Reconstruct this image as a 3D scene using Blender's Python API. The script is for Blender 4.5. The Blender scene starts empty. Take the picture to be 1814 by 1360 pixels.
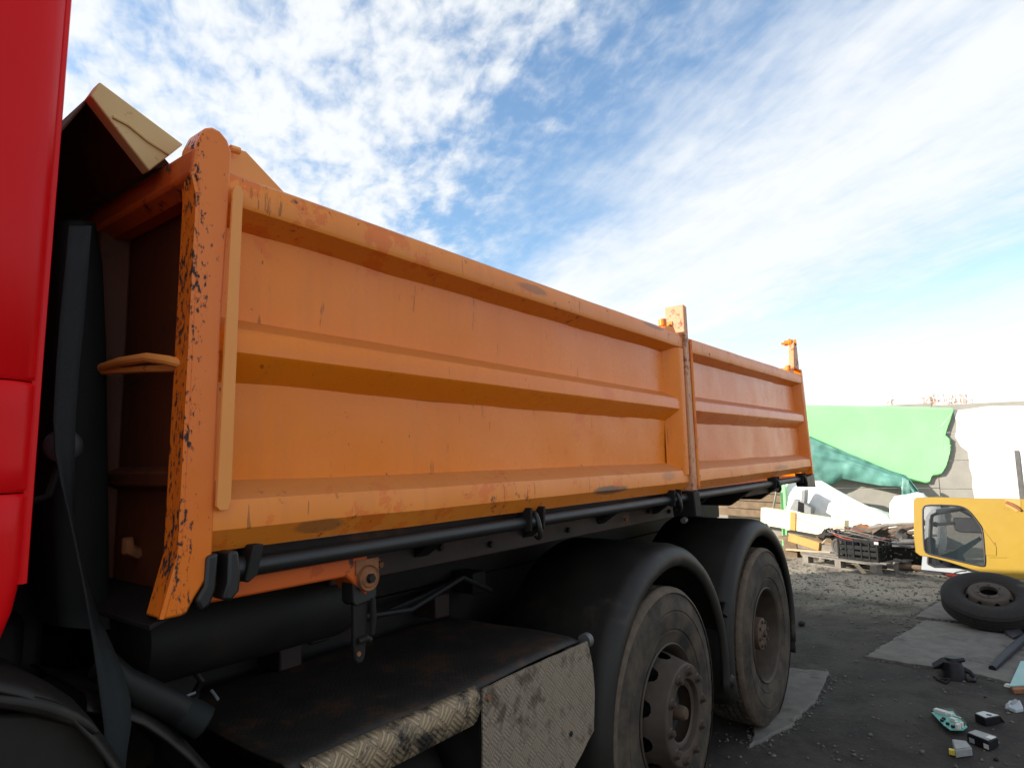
import bpy, bmesh, math, random
from mathutils import Vector, Matrix, noise
random.seed(7)
R_ = math.radians
scene = bpy.context.scene
C = scene.collection

# ------------------------------------------------------------------ camera
W, H, FPX = 1814.0, 1360.0, 1130.0
CAM = Vector((0.0, -1.3435, 1.6948))
yaw, pitch, roll = R_(37.3442), R_(6.8235), R_(-1.2)
fw = Vector((math.cos(yaw)*math.cos(pitch), math.sin(yaw)*math.cos(pitch), math.sin(pitch)))
r0 = Vector((math.sin(yaw), -math.cos(yaw), 0)); u0 = r0.cross(fw)
rt = r0*math.cos(roll) + u0*math.sin(roll); up = u0*math.cos(roll) - r0*math.sin(roll)
cd = bpy.data.cameras.new('camera'); cam = bpy.data.objects.new('camera', cd); C.objects.link(cam)
cd.sensor_width = 36; cd.lens = FPX/W*36; cd.clip_end = 2000; cd.clip_start = 0.02
m = Matrix((rt, up, -fw)).transposed().to_4x4(); m.translation = CAM; cam.matrix_world = m
scene.camera = cam
def ray(px, py): return fw*FPX + rt*(px-W/2) - up*(py-H/2)
def on_x(px, py, x): v = ray(px, py); return CAM + v*((x-CAM.x)/v.x)
def on_y(px, py, y): v = ray(px, py); return CAM + v*((y-CAM.y)/v.y)
def on_z(px, py, z): v = ray(px, py); return CAM + v*((z-CAM.z)/v.z)

# ------------------------------------------------------------------ light
SUN_EL, SUN_AZ = R_(22), R_(-45)          # azimuth from +Y towards +X
sv = Vector((math.sin(SUN_AZ)*math.cos(SUN_EL), math.cos(SUN_AZ)*math.cos(SUN_EL), math.sin(SUN_EL)))
sd = bpy.data.lights.new('sun', 'SUN'); sun = bpy.data.objects.new('sun', sd); C.objects.link(sun)
sd.energy = 4.2; sd.angle = R_(0.53); sd.color = (1.0, 0.93, 0.82)
sun.rotation_euler = sv.to_track_quat('Z', 'Y').to_euler(); sun.location = (-6, 8, 12)
scene.view_settings.view_transform = 'Standard'; scene.view_settings.look = 'None'
scene.view_settings.exposure = 1.12; scene.view_settings.gamma = 1; scene.view_settings.use_curve_mapping = False

world = bpy.data.worlds.new('World'); scene.world = world; world.use_nodes = True
wt = world.node_tree; wt.nodes.clear()
class NT:
    """tiny node helper"""
    def __init__(s, t): s.t = t
    def n(s, typ, **k):
        nd = s.t.nodes.new(typ)
        for a, v in k.items():
            if a == 'i':
                for kk, vv in v.items():
                    if hasattr(vv, 'is_output'): s.t.links.new(vv, nd.inputs[kk])
                    else: nd.inputs[kk].default_value = vv
            else: setattr(nd, a, v)
        return nd
    def math(s, op, a, b=None, c=None, clamp=False):
        i = {0: a}
        if b is not None: i[1] = b
        if c is not None: i[2] = c
        return s.n('ShaderNodeMath', operation=op, use_clamp=clamp, i=i).outputs[0]
    def mix(s, f, a, b, bt='MIX'):
        nd = s.n('ShaderNodeMix', data_type='RGBA', blend_type=bt)
        for k, v in ((0, f), (6, a), (7, b)):
            if hasattr(v, 'is_output'): s.t.links.new(v, nd.inputs[k])
            else: nd.inputs[k].default_value = v if k == 0 else (tuple(v)+(1,))[:4]
        return nd.outputs[2]
    def ramp(s, f, a, b):                      # smooth a..b -> 0..1
        return s.n('ShaderNodeMapRange', interpolation_type='SMOOTHSTEP', i={0: f, 1: a, 2: b}).outputs[0]
    def noise(s, vec, scale, detail=4, rough=.55, dist=0.0):
        return s.n('ShaderNodeTexNoise', i={'Vector': vec, 'Scale': scale, 'Detail': detail, 'Roughness': rough, 'Distortion': dist}).outputs[0]
    def vmap(s, vec, sc=(1,1,1), rot=(0,0,0), loc=(0,0,0)):
        return s.n('ShaderNodeMapping', i={'Vector': vec, 'Scale': sc, 'Rotation': rot, 'Location': loc}).outputs[0]
g = NT(wt)
sky = g.n('ShaderNodeTexSky', sky_type='NISHITA', sun_disc=False, sun_elevation=SUN_EL, sun_rotation=SUN_AZ % (2*math.pi), air_density=1.0, dust_density=1.2, ozone_density=1.6)
dirv = g.n('ShaderNodeTexCoord').outputs['Generated']
sx = g.n('ShaderNodeSeparateXYZ', i={0: dirv})
zc = g.math('ADD', g.math('MAXIMUM', sx.outputs[2], 0.0), 0.12)
uv = g.n('ShaderNodeCombineXYZ', i={0: g.math('DIVIDE', sx.outputs[0], zc), 1: g.math('DIVIDE', sx.outputs[1], zc), 2: 0.0}).outputs[0]
# a deck of broken high cloud in bands that run one way across the sky
warp = g.math('SUBTRACT', g.noise(uv, 1.6, 4, .55), .5)
su = g.n('ShaderNodeSeparateXYZ', i={0: uv})
sc_ = g.math('SUBTRACT', g.math('MULTIPLY', su.outputs[0], .857), g.math('MULTIPLY', su.outputs[1], .514))
band = g.math('ADD', sc_, g.math('MULTIPLY', warp, .55))
cr = g.n('ShaderNodeValToRGB', i={0: g.math('DIVIDE', g.math('ADD', band, 1.0), 4.0)})
el_ = cr.color_ramp.elements
stops = [(-1.0, .56), (.26, .68), (.42, .48), (.54, .22), (.84, .26), (1.02, .55), (1.25, .80), (1.75, .78), (2.1, .46), (2.4, .24), (3.0, .34)]
while len(el_) < len(stops): el_.new(.5)
for e_, (p_, v_) in zip(el_, stops): e_.position = (p_+1)/4; e_.color = (v_, v_, v_, 1)
cov = cr.outputs[0]
strk = g.vmap(uv, rot=(0, 0, R_(-59)))
mid = g.math('SUBTRACT', g.noise(g.vmap(strk, sc=(.75, 1.0, 1)), 7.5, 4, .55, .35), .5)
fine = g.math('SUBTRACT', g.noise(g.vmap(strk, sc=(.7, 1.1, 1)), 21.0, 4, .55, .3), .5)
wisp = g.math('SUBTRACT', g.noise(g.vmap(strk, sc=(.30, 1.5, 1)), 3.6, 6, .6, .6), .5)
soft = g.ramp(band, .40, .95)                    # smoother, thicker sheet past the clear band
mam = g.n('ShaderNodeMapRange', i={0: soft, 3: 1.45, 4: .32}).outputs[0]
dens = g.math('ADD', cov, g.math('MULTIPLY', mid, mam))
dens = g.math('ADD', dens, g.math('MULTIPLY', fine, g.math('MULTIPLY', mam, .8)))
dens = g.math('ADD', dens, g.math('MULTIPLY', wisp, .75))
cloud = g.ramp(dens, .02, .92)
skyc = g.mix(1.0, sky.outputs[0], (.92, 1.03, 1.06), 'MULTIPLY')
col = g.mix(g.math('MULTIPLY', cloud, .95), skyc, (3.85, 3.95, 4.02))
hz = g.n('ShaderNodeMapRange', interpolation_type='SMOOTHSTEP', i={0: sx.outputs[2], 1: .30, 2: .04}).outputs[0]
col = g.mix(g.math('MULTIPLY', hz, .85), col, (4.45, 4.4, 4.3))
bg = g.n('ShaderNodeBackground', i={'Color': col, 'Strength': 0.12})
wo = g.n('ShaderNodeOutputWorld'); wt.links.new(bg.outputs[0], wo.inputs[0])

# ------------------------------------------------------------------ materials
M = {}
def base_mat(name):
    mt = bpy.data.materials.new(name); mt.use_nodes = True; t = mt.node_tree; t.nodes.clear()
    k = NT(t); bs = k.n('ShaderNodeBsdfPrincipled'); o = k.n('ShaderNodeOutputMaterial')
    t.links.new(bs.outputs[0], o.inputs[0]); M[name] = mt
    co = k.n('ShaderNodeTexCoord').outputs['Object']
    return mt, k, bs, co
def setc(k, bs, col=None, rough=None, bump=None, metal=None, bs_str=.3, dist=.004):
    for nm, v in (('Base Color', col), ('Roughness', rough), ('Metallic', metal)):
        if v is None: continue
        if hasattr(v, 'is_output'): k.t.links.new(v, bs.inputs[nm])
        else: bs.inputs[nm].default_value = v if not isinstance(v, tuple) else (v+(1,))[:4]
    if bump is not None:
        b = k.n('ShaderNodeBump', i={'Height': bump, 'Strength': bs_str, 'Distance': dist}); k.t.links.new(b.outputs[0], bs.inputs['Normal'])
def paint(name, c1, c2, c3=None, rust=.0, rustcol=(.03, .018, .02), rscale=28, rough=.38, patch=.0, streak=0.0, bump=.15, zs=1.0, spec=.45, scr=0.0, dust=0.0, wearx=None, stains=()):
    mt, k, bs, co = base_mat(name)
    n1 = k.noise(co, 2.2, 5, .6); n2 = k.noise(co, 11, 6, .65)
    col = k.mix(k.ramp(n1, .3, .7), c1, c2)
    if streak:                                   # rain runs and faded vertical bands
        ns = k.noise(k.vmap(co, sc=(7, 7, .45)), 4, 4, .6)
        col = k.mix(k.math('MULTIPLY', k.ramp(ns, .48, .72), streak), col, tuple(.80*a+.018 for a in c1))
    if patch:                                    # flaked top coat
        pm_ = k.ramp(k.math('ADD', k.math('MULTIPLY', n2, .65), k.math('MULTIPLY', n1, .35)), .62-.1*patch, .635-.1*patch)
        col = k.mix(k.math('MULTIPLY', pm_, .6), col, c3 or c1)
    rg = k.math('ADD', rough-.08, k.math('MULTIPLY', n2, .2))
    hgt = k.noise(co, 3.0, 3, .5)
    if scr:                                      # fine scratches, short and mostly upright
        sn = k.noise(k.vmap(co, sc=(70, 70, 7), rot=(0, .35, 0)), 1.0, 3, .6); sm = k.noise(co, 2.6, 3, .6)
        sk = k.math('MULTIPLY', k.ramp(k.math('ADD', sn, k.math('MULTIPLY', sm, .35)), .90-.06*scr, .94-.06*scr), .7)
        col = k.mix(sk, col, tuple(.35*a for a in c1))
        col = k.mix(k.math('MULTIPLY', k.ramp(k.noise(co, 34, 5, .62), .69, .73), .85), col, (.05, .03, .025))
    if rust:
        cz = k.vmap(co, sc=(1, 1, zs))
        nr = k.noise(cz, rscale, 9, .66); nb = k.noise(cz, rscale*.16, 4, .6)
        th = k.math('SUBTRACT', 0.93-rust*.22, k.math('MULTIPLY', nb, .35))
        if wearx is not None:                    # paint knocked off along the exposed front edge
            ex = k.math('ABSOLUTE', k.math('SUBTRACT', k.n('ShaderNodeSeparateXYZ', i={0: co}).outputs[0], wearx))
            th = k.math('SUBTRACT', th, k.math('MULTIPLY', k.ramp(ex, .045, .0), .12))
        mk = k.ramp(k.math('SUBTRACT', nr, th), -.01, .045)
        rc = k.mix(k.noise(co, rscale*2, 3), rustcol, tuple(2.2*a+.01 for a in rustcol))
        edge = k.ramp(k.math('SUBTRACT', nr, th), -.04, .0)
        col = k.mix(k.math('MULTIPLY', edge, .5), col, tuple(.55*a for a in (c3 or c1)))
        col = k.mix(mk, col, rc); rg = k.math('MAXIMUM', rg, k.math('MULTIPLY', mk, .8))
        hgt = k.math('SUBTRACT', hgt, k.math('MULTIPLY', mk, .06))
    for (x_, z_, rx, rz, amt) in stains:         # scuffs and grease smears where things rubbed
        q = k.n('ShaderNodeSeparateXYZ', i={0: co}); wv = k.math('MULTIPLY', k.math('SUBTRACT', n2, .5), 1.6)
        dd = k.math('ADD', k.math('POWER', k.math('ABSOLUTE', k.math('DIVIDE', k.math('SUBTRACT', q.outputs[0], x_), rx)), 2.0), k.math('POWER', k.math('ABSOLUTE', k.math('DIVIDE', k.math('SUBTRACT', q.outputs[2], z_), rz)), 2.0))
        col = k.mix(k.math('MULTIPLY', k.ramp(k.math('ADD', dd, wv), 1.0, .35), amt), col, (.10, .075, .05))
    if dust:                                     # settled road dust on upward-facing ledges
        nzv = k.n('ShaderNodeSeparateXYZ', i={0: k.n('ShaderNodeNewGeometry').outputs['Normal']}).outputs[2]
        dm = k.math('MULTIPLY', k.ramp(k.math('ADD', nzv, k.math('MULTIPLY', k.math('SUBTRACT', n2, .5), .5)), .18, .6), dust)
        col = k.mix(dm, col, (.30, .125, .05)); rg = k.math('ADD', rg, k.math('MULTIPLY', dm, .3))
    setc(k, bs, col, rg, hgt, bs_str=bump, dist=.02)
    bs.inputs['Specular IOR Level'].default_value = spec
    return mt
def plain(name, c1, c2, rough=.6, scale=8, bump=.2, metal=0.0, dist=.004, alt=None, spec=.4):
    mt, k, bs, co = base_mat(name)
    n1 = k.noise(co, scale, 6, .65)
    col = k.mix(k.ramp(n1, .3, .7), c1, c2)
    if alt: col = k.mix(k.math('MULTIPLY', k.ramp(k.noise(co, scale*.35, 5, .7), .55, .68), alt[1]), col, alt[0])
    setc(k, bs, col, k.math('ADD', rough-.1, k.math('MULTIPLY', n1, .2)), k.noise(co, scale*4, 4), metal, bump, dist)
    bs.inputs['Specular IOR Level'].default_value = spec
    return mt
paint('board_orange', (.81, .193, .005), (.86, .220, .008), (.78, .14, .006), rust=.10, rscale=16, rough=.26, patch=.10, streak=.28, rustcol=(.05, .03, .025), scr=.75, spec=.30, dust=.5)
paint('board_rear', (.74, .165, .016), (.80, .20, .026), (.70, .11, .010), rust=.14, rscale=16, rough=.24, patch=.2, streak=.4, rustcol=(.05, .03, .025), scr=.9, spec=.42, dust=.5)
paint('post_rusty', (.60, .26, .12), (.66, .32, .17), (.45, .15, .06), rust=.82, rscale=26, rough=.5, patch=.6, rustcol=(.14, .055, .028), bump=.3)
paint('rail_orange', (.81, .222, .018), (.85, .255, .030), (.76, .13, .010), rust=.42, rscale=17, rough=.32, patch=.62, streak=.4, rustcol=(.045, .03, .028), scr=1.0, spec=.34, dust=.5, stains=((-.05, 1.562, .17, .022, .85), (-1.52, 1.545, .09, .02, .5), (-.6, 2.33, .12, .02, .5), (.45, 2.35, .14, .015, .6), (.55, 1.60, .10, .03, .35), (2.6, 1.60, .22, .02, .5)))
paint('post_orange', (.76, .165, .012), (.80, .19, .016), (.66, .12, .02), rust=.42, rscale=80, rough=.30, rustcol=(.022, .014, .012), bump=.3, zs=.55, spec=.35, wearx=.640-2.5)
paint('sill_orange', (.66, .12, .012), (.54, .095, .014), (.42, .06, .012), rust=.5, rscale=14, rough=.45, patch=.4, rustcol=(.03, .015, .012), spec=.3)
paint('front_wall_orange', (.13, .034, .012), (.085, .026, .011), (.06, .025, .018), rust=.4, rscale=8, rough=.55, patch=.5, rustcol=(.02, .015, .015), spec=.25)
paint('strip_cream', (.80, .29, .062), (.84, .32, .08), (.6, .2, .05), rust=.34, rscale=18, rough=.42, rustcol=(.06, .035, .025), spec=.3)
paint('canopy_cream', (.60, .39, .155), (.66, .45, .20), (.40, .24, .10), rust=.44, rscale=9, rough=.5, rustcol=(.12, .07, .04), patch=.3, spec=.3)
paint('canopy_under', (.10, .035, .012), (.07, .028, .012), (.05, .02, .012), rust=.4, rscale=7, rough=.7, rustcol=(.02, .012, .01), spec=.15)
paint('red_paint', (.74, .004, .007), (.68, .004, .006), rough=.30, bump=.05, spec=.16)
paint('black_steel', (.012, .0115, .011), (.017, .016, .0145), (.05, .035, .025), rust=.3, rscale=14, rough=.42, rustcol=(.05, .03, .02))
plain('dark_steel', (.007, .006, .005), (.015, .012, .010), .65, 7, alt=((.05, .028, .016), .5), spec=.3)
plain('rust_steel', (.30, .115, .04), (.18, .07, .03), .7, 20, .4)
plain('maroon_steel', (.030, .011, .008), (.016, .009, .007), .6, 6, alt=((.15, .06, .02), .5))
plain('grey_steel', (.16, .155, .15), (.11, .105, .10), .5, 10, metal=.3)
plain('fender_plastic', (.013, .011, .009), (.021, .0175, .014), .5, 5, .12, alt=((.060, .045, .032), .8), spec=.28)
plain('hose_rubber', (.011, .010, .010), (.016, .015, .014), .55, 10, spec=.25)
plain('strap_fabric', (.011, .013, .014), (.015, .017, .0165), .75, 60, .4)
plain('stack_plastic', (.011, .0125, .012), (.015, .0165, .015), .65, 6, .1, spec=.2)
plain('rim_dust', (.050, .038, .028), (.070, .053, .039), .62, 12, .25, alt=((.075, .045, .032), .6), spec=.25)
plain('hub_dust', (.10, .058, .034), (.07, .042, .026), .7, 14, .3)
plain('nut_steel', (.065, .04, .028), (.045, .03, .022), .55, 40, .3)
plain('drum_dark', (.012, .011, .01), (.02, .018, .016), .8, 10)
plain('rubber_edge', (.12, .085, .055), (.075, .055, .038), .85, 22, .5)
plain('black_hole', (.006, .006, .006), (.008, .008, .008), .9, 10)
plain('concrete_slab', (.117, .107, .095), (.168, .153, .134), .88, 7.0, .4, alt=((.045, .042, .039), .75), spec=.2)
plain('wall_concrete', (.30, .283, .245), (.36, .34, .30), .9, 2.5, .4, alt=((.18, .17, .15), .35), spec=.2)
plain('post_sunlit_white', (.78, .77, .74), (.70, .69, .66), .85, 4, .3, spec=.2)  # white of the gate post; also the sunlight painted onto the wall
plain('green_sheet', (.26, .76, .27), (.31, .79, .32), .55, 1.2, .1)
plain('teal_tarp', (.10, .26, .215), (.14, .32, .27), .45, 5, .1, alt=((.28, .44, .39), .5))
plain('white_sheet', (.80, .80, .78), (.72, .72, .70), .6, 3, .1)
plain('wood_pale', (.44, .34, .22), (.34, .26, .165), .8, 9, .3)
plain('wood_brown', (.20, .135, .08), (.13, .09, .055), .85, 7, .4)
plain('wood_grey', (.22, .195, .165), (.15, .135, .115), .85, 8, .4)
plain('beam_cream', (.82, .74, .50), (.76, .66, .40), .6, 4, .2)
plain('beam_amber', (.55, .27, .06), (.45, .22, .06), .6, 4, .2)
paint('yellow_paint', (.315, .196, .018), (.29, .178, .017), (.21, .12, .015), rust=.22, rscale=12, rough=.32, bump=.06, rustcol=(.1, .05, .02))
plain('seal_black', (.018, .017, .022), (.026, .024, .028), .55, 20)
plain('door_white', (.33, .35, .37), (.28, .30, .32), .4, 4, .08)
plain('mirror_black', (.03, .029, .034), (.045, .042, .046), .45, 12, .1)
plain('motor_dark', (.05, .045, .04), (.08, .07, .06), .6, 14, .3)
plain('motor_blue', (.05, .065, .10), (.08, .085, .10), .5, 14, .2)
plain('crate_black', (.007, .007, .0075), (.011, .011, .011), .5, 20, .15, spec=.2)
plain('red_plastic', (.55, .05, .03), (.45, .05, .03), .5, 20, .1)
plain('board_green', (.10, .36, .30), (.14, .42, .36), .45, 20, .1)
plain('teal_plate', (.22, .42, .40), (.28, .46, .44), .5, 6, .1)
plain('black_plastic', (.007, .0065, .008), (.012, .011, .013), .45, 30, .15, spec=.25)
plain('white_plastic', (.62, .62, .56), (.54, .54, .50), .5, 20, .1)
plain('grey_plastic', (.28, .28, .28), (.22, .22, .22), .5, 20, .1)
plain('yellow_plastic', (.65, .50, .05), (.6, .45, .05), .5, 20, .1)
plain('label_silver', (.42, .45, .46), (.35, .38, .40), .35, 30, .1, metal=.3)
plain('navy_pipe', (.010, .0095, .018), (.016, .015, .024), .5, 12, .1, spec=.25)
plain('branch_bark', (.16, .115, .08), (.10, .07, .05), .85, 16, .5)
plain('wire_grey', (.20, .21, .22), (.12, .12, .13), .5, 30, .1)
plain('weed_dry', (.42, .25, .14), (.34, .20, .12), .9, 20, .1)
plain('pebble_grey', (.16, .145, .125), (.09, .082, .072), .9, 6, .3)
plain('shade_trailer_white', (.55, .56, .56), (.48, .49, .49), .45, 2, .05)
def glass_mat(name, tint, alpha):
    mt, k, bs, co = base_mat(name)
    setc(k, bs, tint, .06); bs.inputs['Alpha'].default_value = alpha; bs.inputs['Specular IOR Level'].default_value = .6
glass_mat('door_glass', (.03, .042, .048), .28)
glass_mat('lamp_glass', (.55, .60, .62), .65)
def tyre_mat(name, dust):
    mt, k, bs, co = base_mat(name)
    n = k.noise(co, 7, 6, .65); n2 = k.noise(co, 40, 4)
    col = k.mix(k.ramp(n, .3, .7), (.026, .0225, .019), dust)
    col = k.mix(k.math('MULTIPLY', k.ramp(n2, .5, .8), .4), col, (.062, .05, .038))
    setc(k, bs, col, .82, n2, bs_str=.35, dist=.003); bs.inputs['Specular IOR Level'].default_value = .25
tyre_mat('tyre_rubber', (.088, .066, .046)); tyre_mat('tyre_black', (.020, .019, .018))
def checker_mat(name, c1, c2, dirt, dirtamt, sc=19.0, plane='xz', bstr=.9, con=.6):
    mt, k, bs, co = base_mat(name)
    s = k.n('ShaderNodeSeparateXYZ', i={0: co}); b = s.outputs[2] if plane == 'xz' else s.outputs[1]
    v = k.n('ShaderNodeCombineXYZ', i={0: s.outputs[0], 1: b, 2: 0.0}).outputs[0]
    v45 = k.vmap(v, rot=(0, 0, R_(45)))
    ss = k.n('ShaderNodeSeparateXYZ', i={0: v45})
    cx = k.math('MULTIPLY', ss.outputs[0], sc); cy = k.math('MULTIPLY', ss.outputs[1], sc)
    par = k.math('MODULO', k.math('ADD', k.math('FLOOR', k.math('ADD', cx, 400)), k.math('FLOOR', k.math('ADD', cy, 400))), 2)
    fx = k.math('FRACT', k.math('ADD', cx, 400)); fy = k.math('FRACT', k.math('ADD', cy, 400))
    def bars(a, bq):
        w = k.math('ABSOLUTE', k.math('SINE', k.math('MULTIPLY', a, math.pi*4)))
        lim = k.math('MULTIPLY', k.ramp(k.math('ABSOLUTE', k.math('SUBTRACT', bq, .5)), .46, .36), 1.0)
        return k.math('MULTIPLY', k.ramp(w, .45, .8), lim)
    hb = k.n('ShaderNodeMix', data_type='FLOAT', i={0: par, 2: bars(fx, fy), 3: bars(fy, fx)}).outputs[0]
    n = k.noise(co, 5, 6, .65); n2 = k.noise(co, 22, 5, .65)
    col = k.mix(k.ramp(n, .3, .7), c1, c2)
    col = k.mix(k.math('MULTIPLY', hb, con), col, tuple(min(1, x*1.5) for x in c2))
    dm = k.math('MULTIPLY', k.ramp(k.math('ADD', k.math('MULTIPLY', n, .6), k.math('MULTIPLY', n2, .4)), .62-.3*dirtamt, .72-.25*dirtamt), .95)
    col = k.mix(dm, col, dirt)
    setc(k, bs, col, .62, k.math('ADD', hb, k.math('MULTIPLY', n2, .25)), .25, bstr, .004)
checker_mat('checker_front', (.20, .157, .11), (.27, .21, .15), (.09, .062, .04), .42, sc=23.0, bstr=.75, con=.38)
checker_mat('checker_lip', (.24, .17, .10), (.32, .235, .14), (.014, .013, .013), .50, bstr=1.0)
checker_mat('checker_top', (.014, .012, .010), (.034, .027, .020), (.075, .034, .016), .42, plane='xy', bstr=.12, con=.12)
def ground_mat():
    mt, k, bs, co = base_mat('yard_ground')
    s = k.n('ShaderNodeSeparateXYZ', i={0: co})
    n1 = k.noise(co, .55, 6, .6, .6); n2 = k.noise(co, 3.5, 7, .65); n3 = k.noise(co, 28, 6, .7); n4 = k.noise(co, 120, 3, .6)
    asphalt = k.mix(k.ramp(n2, .3, .72), (.024, .0205, .0175), (.052, .0435, .036))
    gravel = k.mix(k.ramp(n3, .3, .7), (.19, .16, .12), (.40, .345, .27))
    far = k.ramp(k.math('ADD', s.outputs[0], k.math('MULTIPLY', k.math('SUBTRACT', n1, .5), 5)), 7.2, 9.6)
    far = k.math('MULTIPLY', far, k.ramp(n2, .28, .5))
    col = k.mix(far, asphalt, gravel)
    bl = k.noise(co, 1.7, 6, .68, .5)
    asphalt_b = k.math('MULTIPLY', k.ramp(bl, .46, .62), k.math('SUBTRACT', 1.0, far))
    col = k.mix(k.math('MULTIPLY', asphalt_b, .8), col, (.058, .050, .042))
    oil = k.ramp(k.noise(k.vmap(co, loc=(2.3, 5.1, 0)), .9, 5, .6, .8), .52, .66)
    col = k.mix(k.math('MULTIPLY', oil, .75), col, (.012, .012, .014))
    col = k.mix(k.math('MULTIPLY', k.ramp(n3, .56, .72), .35), col, (.10, .09, .077))
    col = k.mix(k.math('MULTIPLY', k.ramp(n4, .60, .74), .4), col, (.11, .10, .088))
    col = k.mix(k.math('MULTIPLY', k.ramp(n4, .40, .28), .5), col, (.012, .011, .011))
    rg = k.math('SUBTRACT', .92, k.math('MULTIPLY', oil, .3))
    setc(k, bs, col, rg, k.math('ADD', k.math('ADD', n3, k.math('MULTIPLY', n4, .5)), k.math('MULTIPLY', n2, 2)), bs_str=.6, dist=.012)
    bs.inputs['Specular IOR Level'].default_value = .3
ground_mat()

# ------------------------------------------------------------------ mesh helpers
class MB:
    def __init__(s): s.v = []; s.f = []
    def add(s, vs, fs):
        o = len(s.v); s.v += [Vector(v) for v in vs]; s.f += [[i+o for i in f] for f in fs]; return s
    def box(s, x0, x1, y0, y1, z0, z1):
        return s.hexa([(x0,y0,z0),(x1,y0,z0),(x1,y1,z0),(x0,y1,z0),(x0,y0,z1),(x1,y0,z1),(x1,y1,z1),(x0,y1,z1)])
    def hexa(s, p):
        return s.add(p, [(3,2,1,0),(4,5,6,7),(0,1,5,4),(1,2,6,5),(2,3,7,6),(3,0,4,7)])
    def obox(s, c, ax, ay, az):                 # centre + three half axes
        c, ax, ay, az = map(Vector, (c, ax, ay, az))
        return s.hexa([c-ax-ay-az, c+ax-ay-az, c+ax+ay-az, c-ax+ay-az, c-ax-ay+az, c+ax-ay+az, c+ax+ay+az, c-ax+ay+az])
    def beam(s, a, b, w, h, upv=(0,0,1)):
        a, b, u = Vector(a), Vector(b), Vector(upv); d = (b-a).normalized(); sd_ = d.cross(u).normalized(); u = sd_.cross(d)
        return s.obox((a+b)/2, (b-a)/2, sd_*w/2, u*h/2)
    def prism(s, poly, off):
        off = Vector(off); p = [Vector(q) for q in poly]; n = len(p)
        return s.add(p+[q+off for q in p], [tuple(range(n))[::-1], tuple(range(n, 2*n))]+[(i, (i+1) % n, (i+1) % n+n, i+n) for i in range(n)])
    def tube(s, path, r, n=10, cap=True):
        P = [Vector(p) for p in path]; N = len(P); rr = r if isinstance(r, (list, tuple)) else [r]*N
        vs = []; u = None
        for i, p in enumerate(P):
            d = (P[min(i+1, N-1)]-P[max(i-1, 0)]).normalized()
            if u is None: u = d.orthogonal().normalized()
            u = (u-d*u.dot(d)).normalized(); w = d.cross(u)
            vs += [p+(u*math.cos(2*math.pi*j/n)+w*math.sin(2*math.pi*j/n))*rr[i] for j in range(n)]
        fs = [(i*n+j, i*n+(j+1) % n, (i+1)*n+(j+1) % n, (i+1)*n+j) for i in range(N-1) for j in range(n)]
        if cap: fs += [tuple(range(n))[::-1], tuple(range((N-1)*n, N*n))]
        return s.add(vs, fs)
    def lathe(s, prof, c=(0,0,0), axis=(0,1,0), n=48, skip=None, closed=False, mod=None):
        c = Vector(c); a = Vector(axis).normalized(); u = a.orthogonal().normalized()
        if abs(a.y) > .99: u = Vector((1,0,0))
        w = a.cross(u); m_ = len(prof); vs = []
        for i_, (r, t) in enumerate(prof):
            vs += [c+a*t+(u*math.cos(2*math.pi*j/n)+w*math.sin(2*math.pi*j/n))*(mod(i_, j, r) if mod else r) for j in range(n)]
        fs = []
        for i in range(m_ if closed else m_-1):
            k2 = (i+1) % m_
            for j in range(n):
                if skip and skip(i, j): continue
                fs.append((i*n+j, i*n+(j+1) % n, k2*n+(j+1) % n, k2*n+j))
        return s.add(vs, fs)
    def sweepx(s, prof, x0, x1, nx=1, jit=None, closed=True, caps=True, x0f=None, x1f=None):
        n = len(prof); vs = []
        for i in range(nx+1):
            t = i/nx
            for y, z in prof:
                a = x0f(z) if x0f else x0; b = x1f(z) if x1f else x1
                p = Vector((a+(b-a)*t, y, z))
                if jit: p += jit(p)
                vs.append(p)
        fs = [(i*n+j, i*n+(j+1) % n, (i+1)*n+(j+1) % n, (i+1)*n+j) for i in range(nx) for j in range(n if closed else n-1)]
        if closed and caps: fs += [tuple(range(n))[::-1], tuple(range(nx*n, nx*n+n))]
        return s.add(vs, fs)
    def grid(s, fn, nu, nv):
        return s.add([fn(i/nu, j/nv) for i in range(nu+1) for j in range(nv+1)],
                     [(i*(nv+1)+j, (i+1)*(nv+1)+j, (i+1)*(nv+1)+j+1, i*(nv+1)+j+1) for i in range(nu) for j in range(nv)])
def origin(o):
    p = Vector((0,0,0))
    while o: p += o.location; o = o.parent
    return p
def obj(name, mb, mat, parent=None, bev=0, smooth=35, solid=0, loc=None, sub=0):
    me = bpy.data.meshes.new(name)
    L = Vector(loc) if loc is not None else Vector((0,0,0))
    off = (origin(parent) if parent else Vector((0,0,0))) + L
    me.from_pydata([tuple(v-off) for v in mb.v], [], mb.f); me.validate()
    bm = bmesh.new(); bm.from_mesh(me); bmesh.ops.recalc_face_normals(bm, faces=bm.faces); bm.to_mesh(me); bm.free()
    if smooth:
        me.polygons.foreach_set('use_smooth', [True]*len(me.polygons)); me.set_sharp_from_angle(angle=R_(smooth))
    me.materials.append(M[mat])
    o = bpy.data.objects.new(name, me); C.objects.link(o); o.location = L
    if parent: o.parent = parent
    if solid:
        md = o.modifiers.new('thick', 'SOLIDIFY'); md.thickness = solid; md.offset = 0
    if sub:
        md = o.modifiers.new('sub', 'SUBSURF'); md.levels = md.render_levels = sub
    if bev:
        md = o.modifiers.new('bev', 'BEVEL'); md.width = bev; md.segments = 2; md.limit_method = 'ANGLE'; md.angle_limit = R_(40); md.harden_normals = False
    return o
def tag(o, label, cat, group=None):
    o['label'] = label; o['category'] = cat
    if group: o['group'] = group
    return o
def thing(name, label, cat, loc, group=None):
    o = bpy.data.objects.new(name, None); C.objects.link(o); o.location = loc; o.empty_display_size = .1
    return tag(o, label, cat, group)
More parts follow.
